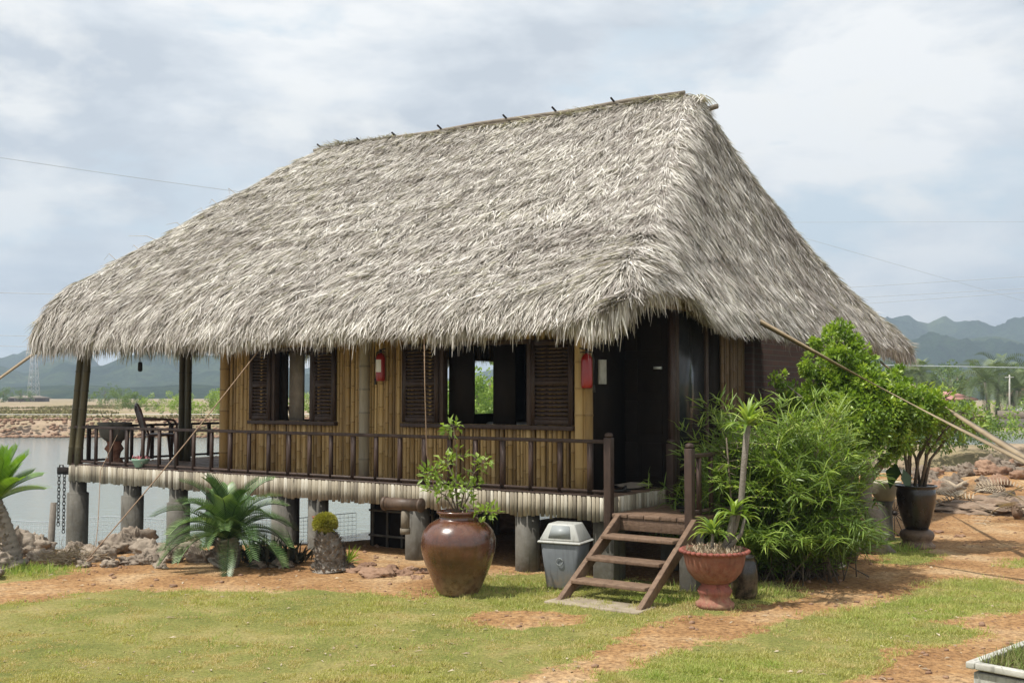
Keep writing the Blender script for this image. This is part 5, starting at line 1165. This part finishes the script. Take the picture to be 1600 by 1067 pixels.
# debris heap at the right
q = M(); rgn = np.random.default_rng(18); rg = random.Random(3); ch = G(1560, 800)
for k in range(26):
    a = rg.uniform(0, 6.28); c = ch + Vector((rg.gauss(.2, 1.0), rg.gauss(.3, .8), rg.uniform(.05, .35))); frond(q, q, c, a, rg.uniform(-.05, .35), rg.uniform(.9, 1.9), rg, leaf=.34, arch=.5, n=18, w=.024)
tag(q.build('frond_heap', lf_dead), 'heap of dry fallen palm fronds on the earth at the right edge', 'frond heap')
q = M(); q.blob((ch.x + .3, ch.y + .4, .0), 1.7, 1.1, .22, .4, 3, 40, .4, 1.6, .2); tag(q.build('earth_mound', mat('mound_earth', (.14, .095, .065), (.33, .24, .17), .95, 5., .1, .9, det=9)), 'low earth mound under the dry palm fronds', 'mound', kind=None)
for i, (u, v, l, a, lab) in enumerate(((1530, 796, .9, .4, 'dark broken log in front of the frond heap'), (1590, 812, .7, 1.2, 'short pale orange log end at the right edge'), (1555, 752, .8, -.3, 'split log on the mounds behind the frond heap'))):
    p = G(u, v); q = M(); d = Vector((math.cos(a), math.sin(a), .18)) * l; q.tube([p + Z * .1, p + d * .5 + Z * .13, p + d + Z * .12], [.09, .10, .075], 10, .2 + .3 * i); tag(q.build('log', bark if i != 1 else stairwood), lab, 'log')
greyearth = mat('grey_earth', (.12, .09, .065), (.30, .245, .19), .95, 7., .3, .9, det=9)
rg = random.Random(9)
for i in range(48):
    u = rg.uniform(1440, 1610); v = rg.uniform(742, 772); p = G(u, v); r = rg.uniform(.10, .24); p.z = hz(p.x, p.y); q = M(); q.blob((0, 0, r * .2), r * 1.3, r, r * .85, .45, i + 50, 20, rg.random(), 1.6, .28); o = q.build('earth_clod', redrock_m if i % 3 == 0 else greyearth); o.location = p; w_ = 'reddish' if i % 3 == 0 else 'greyish'; tag(o, f'rough {w_} clod of dug earth along the right hand shore', 'clod', f'{w_} earth clods by the right hand pond')

# ------------------------------------------------------------------ far side
def far_tree(p, h, r, lab, seed, name='tree', m_=lf_far, group='distant trees', n=900, trunkf=.35):
    rgn = np.random.default_rng(seed); t = thing(name, p, lab, 'tree', group); q = M(); p = Vector(p); q.tube([p - Z * .3, p + Z * h * .35, p + Z * h * .7], [h * .03, h * .022, h * .012], 6)
    for k in range(4): q.tube([p + Z * h * .35, p + Vector((rgn.normal(0, r * .4), rgn.normal(0, r * .4), h * .75))], [h * .014, h * .005], 5)
    q.build('trunk', bark, t); lf = M()
    for k in range(7): 
        c = p + Vector((rgn.normal(0, r * .45), rgn.normal(0, r * .45), h * (trunkf + (1 - trunkf) * rgn.uniform(.15, .85)))); crown(lf, c, r * .55, n // 5, r * .085, rgn)
    lf.build('crown', m_, t); return t
def far_bush(p, r, h, lab, seed, m_=lf_far, n=700, group='bushes on the far banks'):
    rgn = np.random.default_rng(seed); lf = M(); p = Vector(p)
    for k in range(6): crown(lf, p + Vector((rgn.uniform(-r, r) * .7, rgn.normal(0, r * .2), h * rgn.uniform(.25, .65))), h * .42, n // 4, h * .055, rgn)
    o = lf.build('bush', m_); o.location = (0, 0, 0)
    return tag(o, lab, 'bush', group)
# right berm bushes
for i, (u, v, y, r, h, lab) in enumerate(((1425, 733, 45.5, 1.6, 2.2, 'dark green bush on the near right bank behind the planter tree'), (1470, 732, 45.8, 1.7, 2.5, 'rounded grey-green bush at the waterline of the right pond'), (1560, 716, 46.5, 1.5, 2.1, 'pale green bush on the right bank below the guy straps'), (1350, 730, 46, 1.8, 2.4, 'bush on the right bank behind the shrub tree'), (1500, 715, 46.2, 1.0, 1.2, 'low bush on the right bank beside the rounded one'))):
    p = D(u, v, y); p.z = -.5 if i < 2 else 0.; far_bush(p, r, h, lab, i + 3, lf_far if i != 2 else lf_shrub, 1500)
# far right: stone wall, houses, palms, trees
FZ = -.15
q = M(); q.box(30, 130, 100.2, 100.9, -1.2, .10); tag(q.build('embankment_wall', concrete), 'long low grey stone embankment wall across the right pond', 'wall')
q = M(); q.box(50, 110, 112, 112.3, -.2, .7); tag(q.build('boundary_wall', greywood), 'dark boundary wall behind the pond under the coconut palms', 'wall')
def house(x0, x1, y0, y1, z1, rh, lab, wall=house_cream, roof_=roof_red, win=3, verandah=False):
    t = thing('house', ((x0 + x1) / 2, y0, 0), lab, 'house'); q = M(); q.box(x0, x1, y0, y1, -.5, z1); q.build('wall', wall, t)
    q = M(); o_ = .5; xm0, xm1 = x0 + (y1 - y0) * .35, x1 - (y1 - y0) * .35; ym = (y0 + y1) / 2
    if xm1 <= xm0: xm0 = xm1 = (x0 + x1) / 2; xm0 -= .3; xm1 += .3
    V = [(x0 - o_, y0 - o_, z1), (x1 + o_, y0 - o_, z1), (x1 + o_, y1 + o_, z1), (x0 - o_, y1 + o_, z1), (xm0, ym, z1 + rh), (xm1, ym, z1 + rh), (x0 - o_, y0 - o_, z1 - .15), (x1 + o_, y0 - o_, z1 - .15), (x1 + o_, y1 + o_, z1 - .15), (x0 - o_, y1 + o_, z1 - .15)]
    q.add(V, [[[0, 1, 5, 4], [2, 3, 4, 5], [6, 7, 1, 0], [7, 8, 2, 1], [8, 9, 3, 2], [9, 6, 0, 3], [9, 8, 7, 6]], [[1, 2, 5], [3, 0, 4]]]); q.build('roof', roof_, t)
    for k in range(win):
        c = x0 + (x1 - x0) * (k + .5) / win; q = M(); zt_ = min(2.2, z1 - .25); q.box(c - .55, c + .55, y0 - .05, y0 - .003, .7, zt_); w_ = q.build('window', white_p, t); q = M(); q.box(c - .45, c + .45, y0 - .08, y0 - .052, .8, zt_ - .1); q.build('pane', dark_glass, w_)
    return t
house(45.6, 49.8, 118, 122, 1.9, .8, 'cream house with pink-red tiled roof across the right pond', win=3)
house(42.5, 47.5, 128, 132, 1.9, .7, 'house with faded roof half hidden by the planter tree', win=2)
house(57.2, 64, 122, 127, 2.3, 1.1, 'house with red gable roof at the right edge', win=2)
house(53.2, 58, 113.5, 116, .8, .3, 'low shed with pale tin roof at the right edge', wall=greywood, roof_=tin, win=0)
def coconut(p, h, lean, lab, seed, ln=5.5, nf=26):
    rg = random.Random(seed); t = thing('coconut_palm', p, lab, 'palm tree', 'coconut palms across the pond'); q = M(); p = Vector(p); top = p + Vector((lean, 0, h)); q.tube([p - Z, p.lerp(top, .5) + Vector((lean * -.15, 0, 0)), top], [.24, .17, .13], 7); q.build('trunk', bark_grey, t)
    lf = M(); s_ = M()
    for k in range(nf): frond(lf, s_, top, k * 2.399 + rg.uniform(-.3, .3), -.35 + 1.65 * (k / nf), ln * rg.uniform(.8, 1.1), rg, leaf=.85, arch=1.35, n=22, w=.09)
    s_.build('rachis', lf_palm, t); lf.build('fronds', lf_palm, t)
coconut((51.2, 117, 0), 3.7, -.4, 'leftmost coconut palm beside the cream house', 1, 4.2)
coconut((53.8, 121, 0), 4.3, .4, 'coconut palm in the middle with the tallest crown', 2, 4.8)
coconut((53.4, 116, 0), 2.8, .4, 'short coconut palm left of the utility pole', 4, 4.)
coconut((56.4, 119, 0), 3.4, .4, 'coconut palm before the red gable house', 7, 4.6)
coconut((40.6, 110, 0), 4.2, .3, 'lone coconut palm rising behind the far roof corner', 11, 2.8)
coconut((37.2, 104, 0), 3.8, -.3, 'coconut palm hidden behind the shrub tree top', 12, 2.8)
for i, (u, y, h, r, lab) in enumerate(((1497, 135, 6.6, 3.2, 'round green tree behind the cream house'), (1470, 125, 4.8, 2.4, 'green tree left of the cream house'), (1600, 140, 6, 3.5, 'green tree behind the palms at the right edge'), (1545, 142, 6., 3.5, 'dark tree behind the middle palm'), (1440, 130, 5., 3, 'tree behind the lone coconut palm'))):
    p = D(u, 640, y); p.z = FZ; far_tree(p, h, r, lab, i + 60, n=1800)
q = M(); p = D(1577, 640, 107.); q.tube([(p.x, p.y, -.5), (p.x + .1, p.y, 4.3)], [.10, .07], 8); q.box(p.x - .35, p.x + .5, p.y - .05, p.y + .05, 4.0, 4.1); tag(q.build('utility_pole', concrete_light), 'pale concrete utility pole between the coconut palms', 'pole')
q = M(); q.box(41.5, 60, 96.2, 96.5, .0, .05)
# left far bank
rg = random.Random(31)
for i, (u, y, r, h, lab) in enumerate(((188, 160, 6, 3.2, 'bushy green scrub behind the left veranda posts'), (215, 120, 4, 1.9, 'green bush on the far bank left of the veranda chair'), (262, 108, 4.0, 2.2, 'bright green bush right of the veranda chair'), (312, 100, 5, 2.6, 'bright green bush beyond the veranda'), (338, 104, 4, 2.9, 'bright green bush beside the hut corner on the far bank'), (483, 100, 4, 2.6, 'green bush seen through the narrow window'))):
    p = D(u, 640, y); p.z = .3; far_bush(p, r, h, lab, i + 80, lf_lime if i > 1 else lf_far, 2200)
for i, (u, y, h, r, lab) in enumerate(((5, 300, 4.5, 3.2, 'hazy round tree at the left edge of the field'), (32, 310, 4.2, 2.6, 'hazy tree left of the pylon'), (164, 280, 4.6, 2.8, 'hazy tree beside the left veranda post'), (184, 285, 3.8, 2.4, 'hazy tree right of the left veranda post'), (140, 330, 2.6, 3, 'low hazy tree behind the left veranda post'), (745, 60, 6, 2.6, 'feathery green tree seen through the wide window'), (765, 64, 5.5, 2.4, 'green tree behind the feathery one in the wide window'))):
    p = D(u, 632, y); p.z = .3 if y > 100 else -.9
    if y < 100: p.z = -.95
    far_tree(p, h, r, lab, i + 120, n=1300 if y > 100 else 3500, m_=lf_far if y > 100 else lf_lime, trunkf=.15)
p = D(28, 630, 330); house(p.x - 3, p.x + 7, 330, 336, 1.6, .7, 'tiny brown field hut far off at the left', wall=brown_glaze, roof_=greywood, win=2)
p = D(16, 630, 335); house(p.x - 3, p.x + 2, 336, 340, 1.4, .4, 'tiny pale field hut far off at the left edge', roof_=tin, win=1)
# pale path and stone revetment on the left bank
q = M(); V = []; n = 60
for k in range(n + 1):
    x = -70 + 68 * k / n; V += [(x, 92 + .8 * math.sin(x * .2), .66), (x, 94.5 + .8 * math.sin(x * .2), .66)]
q.add(V, [[2 * k, 2 * k + 2, 2 * k + 3, 2 * k + 1] for k in range(n)]); tag(q.build('path', concrete_light), kind='structure')
q = M(); rgn = np.random.default_rng(66)
for k in range(1800):
    x = rgn.uniform(-52, 4); y = 82 + rgn.uniform(-.6, 2.6); r = rgn.uniform(.08, .18); z = max(-.85, hz(x, y)) ; q.blob((x, y, z + r * .1), r * 1.3, r, r * .7, .35, k % 90, 3, rgn.random())
tag(q.build('revetment_stones', redrock_m), 'band of loose stones along the far left waterline', 'stones', kind='stuff')
q = M(); n = 34000; x_ = rgn.uniform(-75, 5, n); y_ = rgn.uniform(85, 190, n); kp = (fbm(x_ * .06, y_ * .06, 15) > .47) & ~((y_ > 90.5) & (y_ < 96)); x_, y_ = x_[kp], y_[kp]; n = len(x_)
P = np.stack([x_, y_, height(x_, y_)], -1); q.blades(P, rgn.normal(0, .4, (n, 3)) + [0, 0, 1], rgn.normal(0, 1, (n, 3)), rgn.uniform(.1, .32, n), .22, .3, rgn.uniform(.1, .8, n)); tag(q.build('field_grass', mat('field_grass', (.27, .20, .12), (.19, .18, .07), .8, .4, .5, 0, c3=(.13, .16, .05))), 'rough grass on the fields across the left pond', 'grass', kind='stuff')
# pylon
p = D(52, 628, 400); t = thing('pylon', (p.x, p.y, 0), 'tall pale lattice power pylon in the haze at the left', 'pylon'); q = M(); H_ = 24; q_ = M()
def cor(z, i): w = 1.45 * (1 - z / H_) + .35; return Vector((p.x + w * (-1, 1, 1, -1)[i], p.y + w * (-1, -1, 1, 1)[i], z))
for i in range(4):
    q.tube([cor(-1, i), cor(H_, i)], .09, 4)
    for k in range(10): q.tube([cor(H_ * k / 10, i), cor(H_ * (k + 1) / 10, (i + 1) % 4)], .05, 3); q.tube([cor(H_ * k / 10, (i + 1) % 4), cor(H_ * (k + 1) / 10, i)], .05, 3)
q.build('lattice', steel_grey, t)
q = M()
for z in (18., 21., 23.5): q.beam((p.x - 3, p.y, z), (p.x + 3, p.y, z), .2, .25)
q.build('cross_arm', steel_grey, t)
# wires
def wire(u0, v0, u1, v1, y0, y1, r, lab, sag=0):
    a = D(u0, v0, y0); b = D(u1, v1, y1); q = M(); q.tube([a.lerp(b, k / 16) - Z * sag * math.sin(k / 16 * math.pi) for k in range(17)], r, 4); tag(q.build('power_line', wire_m), lab, 'power line', 'power lines')
wire(-200, 216, 620, 330, 60, 90, .018, 'long power line crossing the sky high at the left', .2)
wire(-200, 452, 400, 468, 120, 120, .03, 'power line meeting the roof halfway down its left side')
wire(-200, 519, 400, 534, 140, 140, .03, 'upper of two power lines close above the left hills')
wire(-200, 537, 400, 548, 140, 140, .03, 'lower of two power lines close above the left hills')
wire(1100, 348, 1800, 346, 90, 90, .012, 'faint power line high right of the roof')
wire(1100, 463, 1800, 420, 100, 100, .02, 'upper of three power lines above the right hills')
wire(1100, 478, 1800, 440, 100, 100, .02, 'middle of three power lines above the right hills')
wire(1100, 492, 1800, 443, 100, 100, .02, 'lowest of three power lines above the right hills')
wire(1180, 350, 1800, 528, 70, 90, .012, 'faint power line sloping down right across the sky', 0)
wire(1300, 569, 1800, 578, 100, 100, .035, 'dark power line across the lower right hills')
